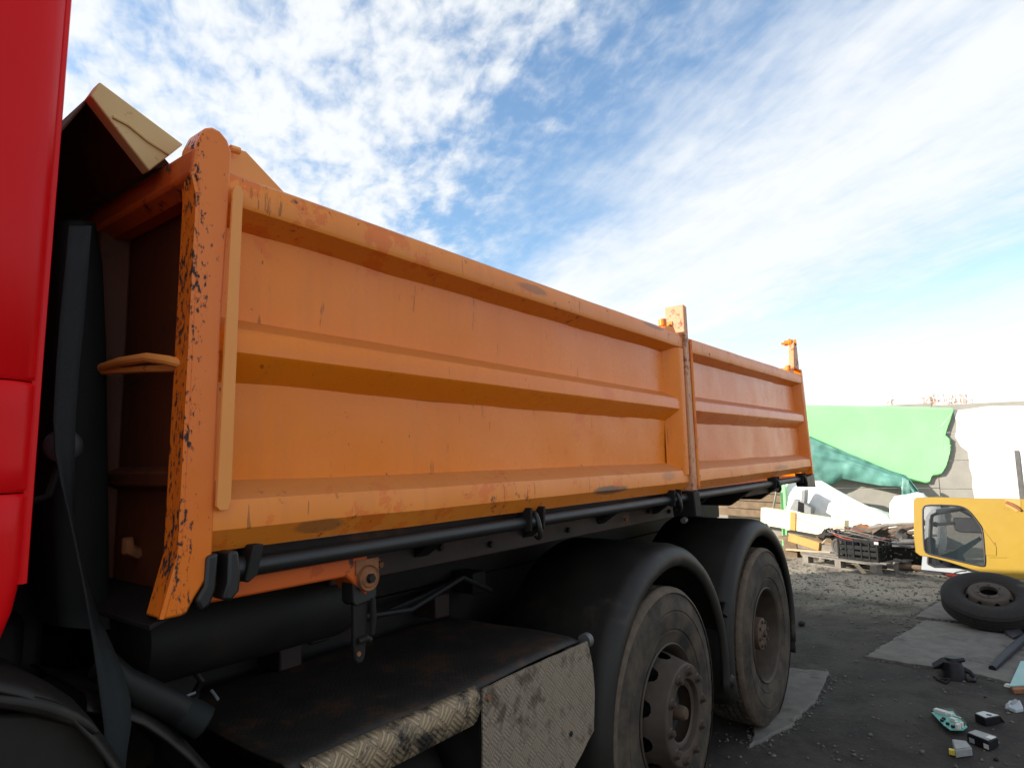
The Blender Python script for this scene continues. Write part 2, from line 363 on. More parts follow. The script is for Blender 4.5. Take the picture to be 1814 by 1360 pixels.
def part(name, mat, parent, fn, **k):
    mb = MB(); fn(mb); return obj(name, mb, mat, parent, **k)
def copy_tree(o, parent, link=True):
    c = o.copy(); C.objects.link(c); c.parent = parent
    for ch in o.children: copy_tree(ch, c)
    return c
def nz(p, s, amp): return (noise.noise(Vector(p)*s))*amp

# ------------------------------------------------------------------ ground
gm = MB(); gm.grid(lambda a, b: Vector((-300+600*a, -300+600*b, 0)), 24, 24)
ground = obj('ground', gm, 'yard_ground'); ground['kind'] = 'structure'
def slab(pix, thick=.022, jit=.022):
    pts = [on_z(px, py, 0) for px, py in pix]; out = []
    for i, p in enumerate(pts):
        q = pts[(i+1) % len(pts)]; L = (q-p).length; n = max(2, int(L/.03))
        nrm = (q-p).cross(Vector((0,0,1))).normalized()
        for j in range(n):
            t = j/n; r = p.lerp(q, t); out.append(r+nrm*(nz(r+Vector((9,3,0)), 2.5, jit)+nz(r, 13, jit*.8)+nz(r, 37, jit*.5)))
    mb = MB(); mb.prism([Vector((p.x, p.y, -.02)) for p in out], (0, 0, thick+.02)); return obj('concrete_slab', mb, 'concrete_slab', ground, bev=.008)
slab([(1534,1166),(1600,1125),(1640,1101),(1730,1112),(1860,1136),(1900,1240),(1720,1196),(1640,1184)])
slab([(1622,1094),(1668,1064),(1720,1050),(1860,1062),(1880,1128),(1740,1107)], .02)
slab([(1330,1325),(1352,1205),(1400,1186),(1471,1192),(1448,1238),(1404,1284)], .02)
slab([(1700,1420),(1752,1372),(1850,1365),(1900,1440)], .006, .03)
# loose grit
pm = MB(); rng = random.Random(3); EDGE = []
for o_ in ground.children:
    EDGE += [v.co.copy() for v in o_.data.vertices if v.co.z > 0]
octv = [(1,0,0),(-1,0,0),(0,1,0),(0,-1,0),(0,0,1),(0,0,-1)]; octf = [(0,2,4),(2,1,4),(1,3,4),(3,0,4),(2,0,5),(1,2,5),(3,1,5),(0,3,5)]
for i in range(15000):
    x = rng.uniform(3.6, 13.2); y = rng.uniform(-1.9, 3.4); near = i % 6 == 0
    if near: e_ = rng.choice(EDGE); x, y = e_.x+rng.gauss(0, .03), e_.y+rng.gauss(0, .03)
    dens_ = .45+.55*max(0, min(1, (x-7)/2.5)); clump = noise.noise(Vector((x*1.3, y*1.3, 2)))
    if not near and rng.random() > dens_*(.5+.9*clump+.2): continue
    r = rng.choice((.004, .006, .008, .012, .018)) * rng.uniform(.7, 1.3)*(1 if x > 7 else .7)
    a = rng.uniform(0, 6.3); ca, sa = math.cos(a), math.sin(a); k = [rng.uniform(.6, 1.3) for _ in range(3)]
    pm.add([(x+(v[0]*k[0]*ca-v[1]*k[1]*sa)*r, y+(v[0]*k[0]*sa+v[1]*k[1]*ca)*r, r*.3+v[2]*k[2]*r*.7) for v in octv], octf)
gr = obj('gravel', pm, 'pebble_grey', smooth=0); gr['kind'] = 'stuff'; tag(gr, 'loose grey grit and small stones scattered over the yard', 'gravel')

# ------------------------------------------------------------------ the tipper truck
T = thing('tipper_truck', 'orange three-axle tipper truck with red cab and dented ribbed side boards', 'truck', (2.5, 1.22, 0))
YS = .07                                            # depth of the recessed sheet
XF, XM0, XM1 = .72, 3.31, 3.40
def xr(z): return 5.93+(2.40-z)*.17                # slanting rear edge of the body
def dent(amp, s=2.2, mask=None):
    def f(p):
        k = nz(p+Vector((3.3, 0, 7.7)), s, amp)+nz(p, s*3.1, amp*.35)
        return Vector((0, k, nz(p+Vector((9, 9, 9)), s*1.3, amp*.5)))
    return f
def side_board(x0, x1f, ztop, rise, left_stile, right_w, seed):
    sw = lambda x: (x-x0)*rise; bm_ = 'board_rear' if left_stile else 'board_orange'
    def J(amp):
        d = dent(amp); return lambda p: d(p+Vector((seed, 0, 0)))+Vector((0, 0, sw(p.x)))
    b = MB(); zs = [1.53+(ztop-.02-1.53)*i/14 for i in range(15)]
    b.grid(lambda a, c: (lambda p: p+J(.011)(p))(Vector((x0+(x1f(1.53+(ztop-1.55)*c)-x0)*a, YS, 1.53+(ztop-1.55)*c))), 60, 14)
    sb = obj('side_board', b, bm_, T, solid=.006, smooth=60)
    # top rail with a rounded shoulder
    zt = ztop
    def rail(prof, name, mat, amp, nx=44, bev=.005):
        mb = MB(); mb.sweepx(prof, x0, 0, nx, J(amp), x1f=lambda z: x1f(z)); return obj(name, mb, mat, sb, smooth=26, bev=bev)
    rail([(.004, zt-.085), (0, zt-.075), (0, zt-.032), (.006, zt-.013), (.020, zt-.003), (.04, zt), (.11, zt), (.11, zt-.10), (.085, zt-.118), (YS-.002, zt-.118)], 'top_rail', 'rail_orange', .005, bev=0)
    rail([(YS-.002, 2.040), (.034, 2.020), (.013, 2.005), (.008, 1.992), (.008, 1.950), (.014, 1.940), (YS-.002, 1.884)], 'middle_rib', bm_, .0022, bev=0)
    rail([(YS-.002, 1.664), (.018, 1.634), (.004, 1.622), (0, 1.606), (0, 1.560), (.006, 1.552), (.034, 1.513), (.10, 1.513), (.10, 1.664)], 'bottom_rail', 'rail_orange', .006, bev=0)
    # right end stile: slanted return then a narrow flat face
    e = MB(); zz = [1.60+(ztop-.09-1.60)*i/6 for i in range(7)]
    vs = []; 
    for z in zz:
        X = x1f(z); dz = sw(X)
        vs += [(X-right_w-.085, YS-.003, z+dz), (X-right_w-.012, .004, z+dz), (X-right_w, -.001, z+dz), (X-.004, -.001, z+dz), (X-.004, .09, z+dz)]
    e.add(vs, [(i*5+j, i*5+j+1, i*5+5+j+1, i*5+5+j) for i in range(6) for j in range(4)])
    obj('end_stile', e, bm_, sb, smooth=30)
    if left_stile:
        e = MB(); e.box(x0, x0+.022, -.006, .08, 1.545, ztop-.03); e.box(x0+.03, x0+.05, .03, .08, 1.6, ztop-.09); obj('end_stile', e, bm_, sb, bev=.003)
    return sb
side_board(XF-.02, lambda z: XM0, 2.372, 0.0, False, .050, 0)
side_board(XM1, xr, 2.362, .012, True, .045, 11)

# front post with its gusset and chipped paint, cream cover strip
def f(b):
    b.prism([(.607,-.004,1.398),(.655,-.004,1.398),(.672,-.004,1.43),(.700,-.004,1.47),(.706,-.004,1.52),(.708,-.004,2.0),(.720,-.004,2.405),(.708,-.004,2.432),(.690,-.004,2.447),(.672,-.004,2.449),(.655,-.004,2.440),(.640,-.004,2.40),(.632,-.004,2.335),(.642,-.004,2.318),(.645,-.004,2.28),(.642,-.004,1.9),(.637,-.004,1.52)], (0,.075,0))
fp = part('front_post', 'post_orange', T, f, bev=.006)
def f(b):
    b.add([(.607,-.004,1.40),(.637,-.004,1.52),(.645,-.004,2.28),(.632,-.004,2.33),(.636,.035,2.315),(.648,.035,2.25),(.640,.035,1.52),(.620,.035,1.392)], [(0,1,6,7),(1,2,5,6),(2,3,4,5)])
part('edge_flange', 'post_orange', fp, f, solid=.008, smooth=0)
def f(b):
    b.prism([(.704,-.016,1.612),(.712,-.016,1.602),(.730,-.016,1.602),(.736,-.016,1.62),(.742,-.016,2.315),(.736,-.016,2.328),(.724,-.016,2.328),(.718,-.016,2.31)], (0,.008,0))
part('cover_strip', 'strip_cream', T, f, bev=.0012)
# front wall: frame, recessed sheet, upright, lower lip, bent handle
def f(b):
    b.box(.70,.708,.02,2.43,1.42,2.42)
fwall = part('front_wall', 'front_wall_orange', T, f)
def f(b): b.prism([(.628,.0,2.325),(.634,.0,2.388),(.70,.0,2.405),(.70,.0,2.30),(.66,.0,2.30)], (0,2.42,0))
part('top_beam', 'sill_orange', fwall, f, bev=.008)
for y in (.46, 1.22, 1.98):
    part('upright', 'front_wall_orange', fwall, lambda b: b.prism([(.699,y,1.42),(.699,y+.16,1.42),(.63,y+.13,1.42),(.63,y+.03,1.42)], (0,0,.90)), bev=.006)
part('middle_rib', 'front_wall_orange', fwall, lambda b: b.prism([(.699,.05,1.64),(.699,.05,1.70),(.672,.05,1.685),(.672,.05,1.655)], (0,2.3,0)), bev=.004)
part('lower_lip', 'dark_steel', fwall, lambda b: b.prism([(.60,.03,1.385),(.70,.03,1.42),(.70,.03,1.412),(.60,.03,1.374)], (0,2.3,0)), bev=.002)
part('handle', 'strip_cream', fwall, lambda b: (b.tube([(.652,.045,1.915),(.632,.075,1.925),(.618,.14,1.937),(.605,.25,1.938),(.60,.36,1.932)], .011, 10), b.tube([(.66,.07,1.910),(.63,.18,1.917),(.60,.36,1.925)], .008, 8)))
part('bolt_stub', 'rust_steel', fwall, lambda b: b.tube([(.70,.33,1.49),(.672,.325,1.505),(.668,.32,1.53)], [.014,.016,.012], 10))
# cream overhang above the front wall
def f(b):
    ps = [on_y(px, py, .12) for px, py in [(325,256),(265,303),(214,238),(160,168),(177,145)]]
    b.prism(ps, (0,.035,0))
can = part('canopy', 'canopy_cream', T, f, bev=.003)
def f(b):
    a = on_y(160,168,.156); c = on_y(118,215,.156); d = on_y(262,302,.156)
    e = Vector((.70,.125,2.40))
    b.prism([a, d, d+Vector((.05,0,.03)), a+Vector((.02,0,.03))], (0,2.2,0))
part('roof_plate', 'canopy_under', can, f)
def f(b):
    a = on_y(159,170,.157); c = on_y(60,285,.157)
    b.prism([a, a+Vector((.01,0,.012)), c+Vector((.01,0,.012)), c], (0,2.2,0))
part('front_lip', 'canopy_under', can, f)
part('crease', 'canopy_cream', can, lambda b: b.tube([on_y(px,py,.118) for px,py in [(200,207),(228,222),(262,250),(300,274)]], .004, 6))
def f(b): b.prism([(.735,.08,2.36),(.735,.08,2.462),(.80,.08,2.468),(.812,.08,2.460),(.905,.08,2.40),(.95,.08,2.36)], (0,.008,0))
part('gusset', 'strip_cream', T, f, bev=.002)
part('pin_head', 'strip_cream', T, lambda b: b.tube([on_y(408,263,.06), on_y(424,268,.06)], .009, 10))
# middle post
def f(b): b.prism([(XM0+.004,-.012,1.512),(XM1-.012,-.012,1.512),(XM1-.035,-.012,2.525),(XM0+.012,-.012,2.532)], (0,.115,0))
mp = part('middle_post', 'post_rusty', T, f, bev=.008)
part('rod', 'rail_orange', mp, lambda b: b.tube([(XM1-.008,-.014,1.53),(XM1-.014,-.014,2.34)], .009, 8))
part('post_foot', 'dark_steel', mp, lambda b: b.prism([(XM0+.02,-.016,1.375),(XM1+.022,-.016,1.372),(XM1-.008,-.016,1.51),(XM0+.002,-.016,1.51)], (0,.13,0)), bev=.006)
part('foot_bolt', 'grey_steel', mp, lambda b: b.tube([(XM0+.03,.05,1.36),(XM0-.0,.05,1.355)], .016, 10))
def hinge(x, y, z, dy, nm='hinge'):
    h = part(nm, 'strip_cream', T, lambda b: b.prism([(x,y,z),(x+.16,y,z),(x+.13,y,z+.035),(x+.10,y,z+.05),(x+.05,y,z+.02)], (0,dy,0)), bev=.004)
    part('hinge_pin', 'rail_orange', h, lambda b: b.tube([(x+.02,y+.015,z+.02),(x+.02,y+.015,z+.055)], .022, 12))
    part('hinge_bolt', 'rail_orange', h, lambda b: b.tube([(x+.095,y-.01,z+.04),(x+.095,y+.06,z+.04)], .013, 10))
hinge(XM0-.17, .03, 2.372, .07); hinge(5.66, .03, 2.388, .13)
# rear post, upper arm, lower corner plate
def f(b):
    b.prism([(xr(1.52)-.03,-.004,1.52),(xr(1.52)+.02,-.004,1.52),(xr(2.40)+.02,-.004,2.43),(xr(2.40)-.03,-.004,2.43)], (0,.10,0))
rp = part('rear_post', 'board_orange', T, f, bev=.006)
part('corner_plate', 'black_steel', rp, lambda b: b.prism([(5.82,.0,1.50),(xr(1.5)+.025,.0,1.52),(xr(1.4)+.06,.0,1.405),(5.86,.0,1.42)], (0,.09,0)), bev=.006)
part('upper_arm', 'post_rusty', rp, lambda b: b.prism([(5.80,.02,2.43),(5.96,.02,2.43),(5.94,.02,2.62),(5.915,.02,2.685),(5.86,.02,2.69),(5.83,.02,2.60)], (0,.05,0)), bev=.008)
part('arm_pin', 'rail_orange', rp, lambda b: b.tube([(5.885,.01,2.667),(5.875,.05,2.667),(5.874,.052,2.667),(5.868,.072,2.667),(5.867,.074,2.667),(5.86,.105,2.666),(5.859,.107,2.666),(5.85,.13,2.665)], [.026,.026,.036,.036,.024,.024,.014,.008], 12))
# tailgate, far side and floor
part('tailgate', 'board_orange', T, lambda b: b.hexa([(xr(1.5)+.02,.10,1.5),(xr(1.5)+.06,.10,1.5),(xr(1.5)+.06,2.35,1.5),(xr(1.5)+.02,2.35,1.5),(xr(2.38)+.0,.10,2.38),(xr(2.38)+.04,.10,2.38),(xr(2.38)+.04,2.35,2.38),(xr(2.38),2.35,2.38)]), bev=.006)
part('far_side_board', 'board_orange', T, lambda b: b.prism([(.71,2.39,1.5),(5.98,2.39,1.5),(5.93,2.39,2.37),(.71,2.39,2.37)], (0,.06,0)), bev=.006)
part('body_floor', 'maroon_steel', T, lambda b: b.box(.71,6.02,.09,2.38,1.455,1.505))
# locking shaft with hooks
sh = part('locking_shaft', 'black_steel', T, lambda b: (b.tube([(.735,.035,1.468),(2.0,.035,1.475),(4,.035,1.48),(5.85,.035,1.49)], .022, 14), b.tube([(.76,.035,1.468),(.80,.035,1.468)], .029, 14)))
def hook(x, z, s=1.0, big=False):
    w = .018*s
    pts = [(x,.012,z+.035),(x-.012*s,-.008,z+.03),(x-.016*s,-.02,z),(x-.012*s,-.024,z-.03),(x,-.018,z-.055),(x+.012*s,.0,z-.062),(x+.016*s,.02,z-.05)]
    h = part('locking_hook', 'black_steel', sh, lambda b: b.tube(pts, [.007,.009,.010,.010,.009,.008,.005], 8), sub=1)
    for dx in (-.035, .045):
        part('hook_bracket', 'dark_steel', sh, lambda b: b.prism([(x+dx,-.004,z+.05),(x+dx,.06,z+.05),(x+dx,.06,z-.01),(x+dx,.02,z-.035),(x+dx,.0,z-.03)], (.012,0,0)), bev=.002)
for x, z in ((1.885,1.477),(3.13,1.478),(4.95,1.484),(5.75,1.488)): hook(x, z, .8)
# the first hook, a larger cast claw at the front corner
part('locking_claw', 'black_steel', sh, lambda b: (b.prism([(.733,-.02,1.515),(.755,-.02,1.515),(.762,-.02,1.47),(.760,-.02,1.43),(.742,-.02,1.412),(.722,-.02,1.418),(.733,-.02,1.45)], (0,.05,0)),
     b.prism([(.69,-.012,1.51),(.715,-.012,1.515),(.712,-.012,1.44),(.700,-.012,1.41),(.682,-.012,1.40),(.672,-.012,1.425),(.688,-.012,1.45)], (0,.035,0))), bev=.006)
part('hook_bracket', 'dark_steel', sh, lambda b: b.prism([(.80,-.002,1.52),(.825,-.002,1.52),(.812,-.002,1.455),(.79,-.002,1.44),(.78,-.002,1.445)], (0,.07,0)), bev=.003)
# sills and sub-frame
part('front_sill', 'sill_orange', T, lambda b: b.prism([(.66,.055,1.40),(1.10,.055,1.40),(1.17,.055,1.34),(1.17,.055,1.452),(.66,.055,1.452)], (0,.10,0)), bev=.006)
part('side_sill', 'maroon_steel', T, lambda b: b.box(1.17,3.9,.22,.32,1.345,1.45), bev=.006)
part('side_sill', 'maroon_steel', T, lambda b: b.box(4.9,5.9,.22,.32,1.385,1.45), bev=.006)
for x in (1.5, 2.1, 2.7, 3.3, 3.9, 4.75, 5.5):
    part('cross_bearer', 'dark_steel', T, lambda b: b.prism([(x,.12,1.453),(x+.07,.12,1.453),(x+.07,.30,1.35),(x+.07,2.1,1.35),(x+.07,2.3,1.453),(x,2.3,1.453),(x,2.1,1.35),(x,.30,1.35)] , (0,0,.001)) if False else b.hexa([(x,.30,1.33),(x+.07,.30,1.33),(x+.07,2.15,1.33),(x,2.15,1.33),(x,.12,1.453),(x+.07,.12,1.453),(x+.07,2.33,1.453),(x,2.33,1.453)]), bev=.004)
for y in (.80, 1.58):
    part('chassis_rail', 'dark_steel', T, lambda b: (b.box(-1.2,5.9,y,y+.012,.86,1.13), b.box(-1.2,5.9,y+.012,y+.08,.86,.872), b.box(-1.2,5.9,y+.012,y+.08,1.118,1.13)))
    part('subframe_rail', 'dark_steel', T, lambda b: b.box(.9,5.95,y+.005,y+.075,1.132,1.33), bev=.006)
part('cross_member', 'dark_steel', T, lambda b: b.box(5.75,5.87,.35,2.05,.95,1.10), bev=.006)
for i in range(9):
    part('sill_bolt', 'rust_steel' if i % 3 == 0 else 'dark_steel', T, lambda b: b.lathe([(0,-.014),(.010,-.014),(.012,-.010),(.012,0),(.017,.001)], (1.35+i*.27,.219,1.385+.02*(i % 2)), (0,1,0), 6))
for i, (x, z) in enumerate(((1.30,1.00),(1.42,1.06),(2.05,1.02),(2.30,1.08))):
    part('valve_block', 'dark_steel' if i % 2 else 'maroon_steel', T, lambda b: (b.box(x,x+.09,.66,.79,z,z+.10)), bev=.008)
# hanging latch bracket
lt = part('hanging_bracket', 'black_steel', T, lambda b: b.prism([(1.125,.06,1.43),(1.205,.06,1.43),(1.207,.06,1.335),(1.198,.06,1.325),(1.135,.06,1.318),(1.125,.06,1.33)], (0,.05,0)), bev=.004)
part('rust_plate', 'rust_steel', lt, lambda b: b.prism([(1.127,.052,1.438),(1.206,.052,1.438),(1.206,.052,1.395),(1.127,.052,1.40)], (0,.007,0)))
part('washer', 'rust_steel', lt, lambda b: b.lathe([(.012,-.004),(.022,-.004),(.026,.0),(.030,.0),(.033,-.004),(.035,.004),(.035,.012)], (1.167,.046,1.388), (0,1,0), 28))
part('nut', 'dark_steel', lt, lambda b: b.lathe([(.0,-.016),(.011,-.016),(.013,-.012),(.013,.01)], (1.167,.046,1.388), (0,1,0), 6))
part('hanging_plate', 'dark_steel', lt, lambda b: b.prism([(1.134,.068,1.33),(1.183,.068,1.33),(1.182,.068,1.255),(1.178,.068,1.22),(1.176,.068,1.185),(1.168,.068,1.168),(1.152,.068,1.165),(1.140,.068,1.178),(1.136,.068,1.22)], (0,.014,0)), bev=.004)
part('hanging_pin', 'dark_steel', lt, lambda b: b.tube([(1.192,.06,1.33),(1.193,.058,1.28),(1.190,.06,1.235)], [.008,.009,.007], 8))
part('hanging_clip', 'dark_steel', lt, lambda b: b.tube([(1.150,.062,1.225),(1.165,.052,1.232),(1.178,.056,1.224)], .010, 8))
part('rust_spot', 'rust_steel', lt, lambda b: b.lathe([(0,-.002),(.006,-.002),(.007,.001)], (1.152,.067,1.192), (0,1,0), 9))
# air tank and dark gear below the body
part('air_tank', 'dark_steel', T, lambda b: b.lathe([(0,-.36),(.07,-.35),(.105,-.32),(.115,-.28),(.115,.28),(.105,.32),(.07,.35),(0,.36)], (1.06,.44,1.26), (1,0,0), 32))
part('engine_block', 'dark_steel', T, lambda b: b.box(-1.5,.55,.55,1.9,.62,1.36), bev=.03)
part('cab_mount', 'dark_steel', T, lambda b: b.box(.405,.60,.60,1.95,.65,1.62), bev=.02)
part('wheel_housing', 'hose_rubber', T, lambda b: b.box(-.3,.38,.28,.54,.75,1.375), bev=.02)
part('gearbox', 'dark_steel', T, lambda b: (b.box(.75,1.7,.9,1.5,.7,1.1), b.lathe([(0,0),(.19,0),(.2,.1),(.16,.5),(0,.5)], (1.6,1.2,.9), (1,0,0), 20)), bev=.02)
part('mounting_bracket', 'dark_steel', T, lambda b: (b.box(.78,.86,.55,.9,.9,1.34), b.box(.86,1.0,.6,.66,1.0,1.3)), bev=.006)
part('air_hose', 'hose_rubber', T, lambda b: b.tube([(.75,.5,1.32),(.86,.46,1.22),(.92,.44,1.12),(.90,.5,1.02),(.95,.62,.95)], .010, 8))
part('air_hose', 'hose_rubber', T, lambda b: b.tube([(1.2,.5,1.30),(1.4,.45,1.18),(1.75,.5,1.14),(2.1,.55,1.2),(2.35,.6,1.1)], .012, 8))
part('air_hose', 'hose_rubber', T, lambda b: b.tube([(1.25,.7,1.22),(1.7,.66,1.10),(2.0,.7,1.12),(2.4,.75,1.16)], .014, 8))
part('hose_clip', 'wire_grey', T, lambda b: b.tube([(.905,.36,1.115),(.925,.36,1.085)], .004, 6))
# step cover over the tank
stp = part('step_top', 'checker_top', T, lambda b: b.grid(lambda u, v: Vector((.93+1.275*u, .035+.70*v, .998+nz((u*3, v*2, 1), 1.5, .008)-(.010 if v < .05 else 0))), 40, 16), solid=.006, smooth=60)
def f(b):
    n = 40
    vs = []
    for i in range(n+1):
        x = .955+.625*i/n; t = i/n
        zb = .905 if x < 1.53 else .905+.055*((x-1.53)/.05)**2
        if x < .99: zb = .93
        vs += [(x,.036,.998),(x,.014,.990),(x,.004,.972+nz((x*9,0,0),1,.002)),(x,.002,zb)]
    b.add(vs, [(i*4+j, i*4+4+j, i*4+5+j, i*4+1+j) for i in range(n) for j in range(3)])
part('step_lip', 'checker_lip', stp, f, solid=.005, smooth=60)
def f(b):
    pts = [(1.572,.998),(1.575,.60),(1.90,.56),(2.08,.575),(2.225,.665),(2.232,.80),(2.225,.91),(2.198,.998)]
    out = []
    for i, p in enumerate(pts):
        q = pts[(i+1) % len(pts)]; n = 10
        for j in range(n): 
            t = j/n; x, z = p[0]+(q[0]-p[0])*t, p[1]+(q[1]-p[1])*t
            out.append((x+nz((x*20,z*20,0),1,.003), -.004+.01*nz((x*3,z*3,5),1,1), z+nz((x*24,z*24,3),1,.003)))
    b.prism(out, (0,.006,0))
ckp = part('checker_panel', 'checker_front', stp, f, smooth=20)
part('bolt_hole', 'black_hole', ckp, lambda b: b.lathe([(0,-.0015),(.009,-.001),(.010,.001)], (2.065,-.006,.705), (0,1,0), 14))
part('bolt_head', 'rust_steel', ckp, lambda b: b.lathe([(0,-.004),(.008,-.004),(.010,.001)], (1.60,-.006,.965), (0,1,0), 10))
part('bolt_head', 'grey_steel', stp, lambda b: b.tube([(2.23,.03,.985),(2.26,.03,.985)], .028, 14))
part('step_tank', 'grey_plastic' if False else 'dark_steel', T, lambda b: b.lathe([(0,-.5),(.20,-.49),(.25,-.45),(.265,-.4),(.265,.18),(.25,.23),(.20,.27),(0,.28)], (1.32,.36,.62), (1,0,0), 40))
part('tank_mark', 'red_plastic', T, lambda b: b.lathe([(0,0),(.012,0),(.014,.006)], (1.44,.105,.69), (.0,1,-.3), 12))
for q_ in ((1.60,1.65,.03,.72,.52,.985),(2.10,2.15,.03,.72,.60,.985),(1.05,1.09,.1,.72,.6,.985)): part('step_support', 'dark_steel', T, lambda b: b.box(*q_), bev=.004)
# mudguards
def mudguard(cx, cz, a0, a1):
    def f(b):
        prof = [(.628,.002),(.640,-.014),(.668,-.020),(.700,-.012),(.722,.012),(.735,.06),(.738,.30),(.738,.56)]
        n = 44; vs = []; mprof = len(prof)
        for i in range(n+1):
            a = a0+(a1-a0)*i/n
            for j, (r, y) in enumerate(prof):
                rr = r+.012*math.cos(2*a)*0+nz((cx+math.cos(a)*2, y*3, math.sin(a)*2), 1.2, .006)
                vs.append((cx-math.cos(a)*rr, y, cz+math.sin(a)*rr))
        b.add(vs, [(i*mprof+j, i*mprof+mprof+j, i*mprof+mprof+j+1, i*mprof+j+1) for i in range(n) for j in range(mprof-1)])
    return part('mudguard', 'fender_plastic', T, f, solid=.006, smooth=60)
MX1, MX2, WX1, WX2, WZ, WY = 3.00, 4.42, 2.875, 4.41, .54, -.045
m1 = mudguard(MX1, .53, R_(-22), R_(192)); m2 = mudguard(MX2, .53, R_(-18), R_(196))
part('mudguard_knob', 'fender_plastic', m1, lambda b: b.lathe([(0,-.03),(.022,-.028),(.035,-.012),(.036,.02),(.03,.05)], (MX1+.715,-.005,WZ-.10), (0,1,0), 16))
part('mudguard_bracket', 'dark_steel', m2, lambda b: (b.tube([(MX2-.66,.03,WZ+.30),(MX2-.70,-.01,WZ+.31),(MX2-.74,-.005,WZ+.26)], .022, 10), b.tube([(MX2-.69,.02,WZ+.30),(MX2-.69,.02,WZ+.16)], .016, 8)))
part('mud_flap', 'hose_rubber', m2, lambda b: b.grid(lambda u, v: Vector((MX2+.705+.012*math.sin(v*3), .0+.54*u, WZ-.05-.24*v)), 6, 6), solid=.008)
part('mud_flap', 'hose_rubber', m1, lambda b: b.grid(lambda u, v: Vector((MX1-.70-.01*math.sin(v*3), .01+.52*u, WZ-.12-.22*v)), 6, 6), solid=.008)
# wheels
def tyre_profile(Ro, wd, y0):                 # y0 = outer sidewall plane
    p = [(.286,y0+.040),(.292,y0+.030),(.310,y0+.024),(.345,y0+.012),(.352,y0+.015),(.358,y0+.008),(.40,y0+.000),(.43,y0+.001),(.436,y0+.005),(.442,y0+.001),(.475,y0+.006),(.482,y0+.010),(.502,y0+.014),(Ro-.012,y0+.022),(Ro-.003,y0+.034)]
    ty = y0+.05; w = wd-.10; gs = 4
    for i in range(gs+1):
        a = ty+w*i/(gs+1); c = ty+w*(i+1)/(gs+1)
        p += [(Ro, a+.002), (Ro, c-.012)]
        if i < gs: p += [(Ro-.014, c-.010), (Ro-.014, c)]
    e = y0+wd
    p += [(Ro-.003,e-.034),(Ro-.012,e-.022),(.47,e-.006),(.40,e),(.345,e-.012),(.286,e-.04)]
    return p
def tyre(parent, c, Ro, wd, y0, mat='tyre_rubber', axis=(0,1,0)):
    t = part('tyre', mat, parent, lambda b: b.lathe(tyre_profile(Ro, wd, y0), c, axis, 240, mod=lambda i, j, r: r-(.011 if r > Ro-.02 and (j+(i//2)*2) % 6 == 0 else 0)), smooth=28)
    return t
def rim_convex(name, parent, c, mat='rim_dust'):
    nseg = 320
    cone = [(.262-.044*i/36, .125-.165*i/36) for i in range(37)]
    prof = [(.292,.036),(.295,.026),(.288,.020),(.278,.030),(.268,.060),(.263,.118)]+cone+[(.215,-.050),(.208,-.056),(.158,-.058),(.150,-.055),(.147,-.045),(.146,.05)]
    def skip(i, j):
        k = i-6
        if not (4 <= k <= 30): return False
        s = (k+.5-17.4)*.00474
        for h in range(10):
            a = (j+.5)/nseg*2*math.pi-(h+.5)*2*math.pi/10; a = (a+math.pi) % (2*math.pi)-math.pi
            if (a*.24/.036)**2+(s/.036)**2 < 1: return True
        return False
    return part(name, mat, parent, lambda b: b.lathe(prof, c, (0,1,0), nseg, skip), smooth=30)
# first bogie wheel: convex disc
def wheel_front():
    c = (WX1, WY, WZ); Ro = .545
    rim = rim_convex('wheel', T, c)
    tyre(rim, c, Ro, .31, .002)
    part('tyre_shoulder', 'rubber_edge', rim, lambda b: b.lathe([(Ro-.026,.0135),(Ro-.016,.0165),(Ro-.010,.0225),(Ro-.0015,.0335),(Ro+.0005,.047)], c, (0,1,0), 96), smooth=60)
    part('brake_drum', 'drum_dark', rim, lambda b: b.lathe([(0,.13),(.20,.13),(.205,.16),(.21,.28)], c, (0,1,0), 40))
    part('hub', 'drum_dark', rim, lambda b: b.lathe([(0,.0),(.05,.0),(.10,.02),(.132,.03),(.144,.045),(.1455,.10)], c, (0,1,0), 40))
    part('axle_cap', 'hub_dust', rim, lambda b: b.lathe([(0,-.062),(.022,-.060),(.030,-.050),(.033,-.02),(.036,.01)], (WX1-.005,WY,WZ+.005), (0,1,0), 20))
    part('hub_ring', 'nut_steel', rim, lambda b: b.lathe([(.118,-.030),(.128,-.036),(.142,-.036),(.146,-.030),(.146,.03)], c, (0,1,0), 40))
    nb = MB(); nb.lathe([(0,-.024),(.010,-.024),(.011,-.019),(.0165,-.019),(.0175,-.006),(.023,-.004),(.024,.0)], (0,0,0), (0,1,0), 12)
    first = None
    for h in range(10):
        a = 2*math.pi*h/10+.10; L = Vector((WX1+.183*math.cos(a), WY-.057, WZ+.183*math.sin(a)))-origin(rim)
        if first is None:
            first = obj('wheel_nut', nb, 'nut_steel', None); first.parent = rim; first.location = L
        else:
            o = first.copy(); C.objects.link(o); o.parent = rim; o.location = L
    return rim
w1 = wheel_front()
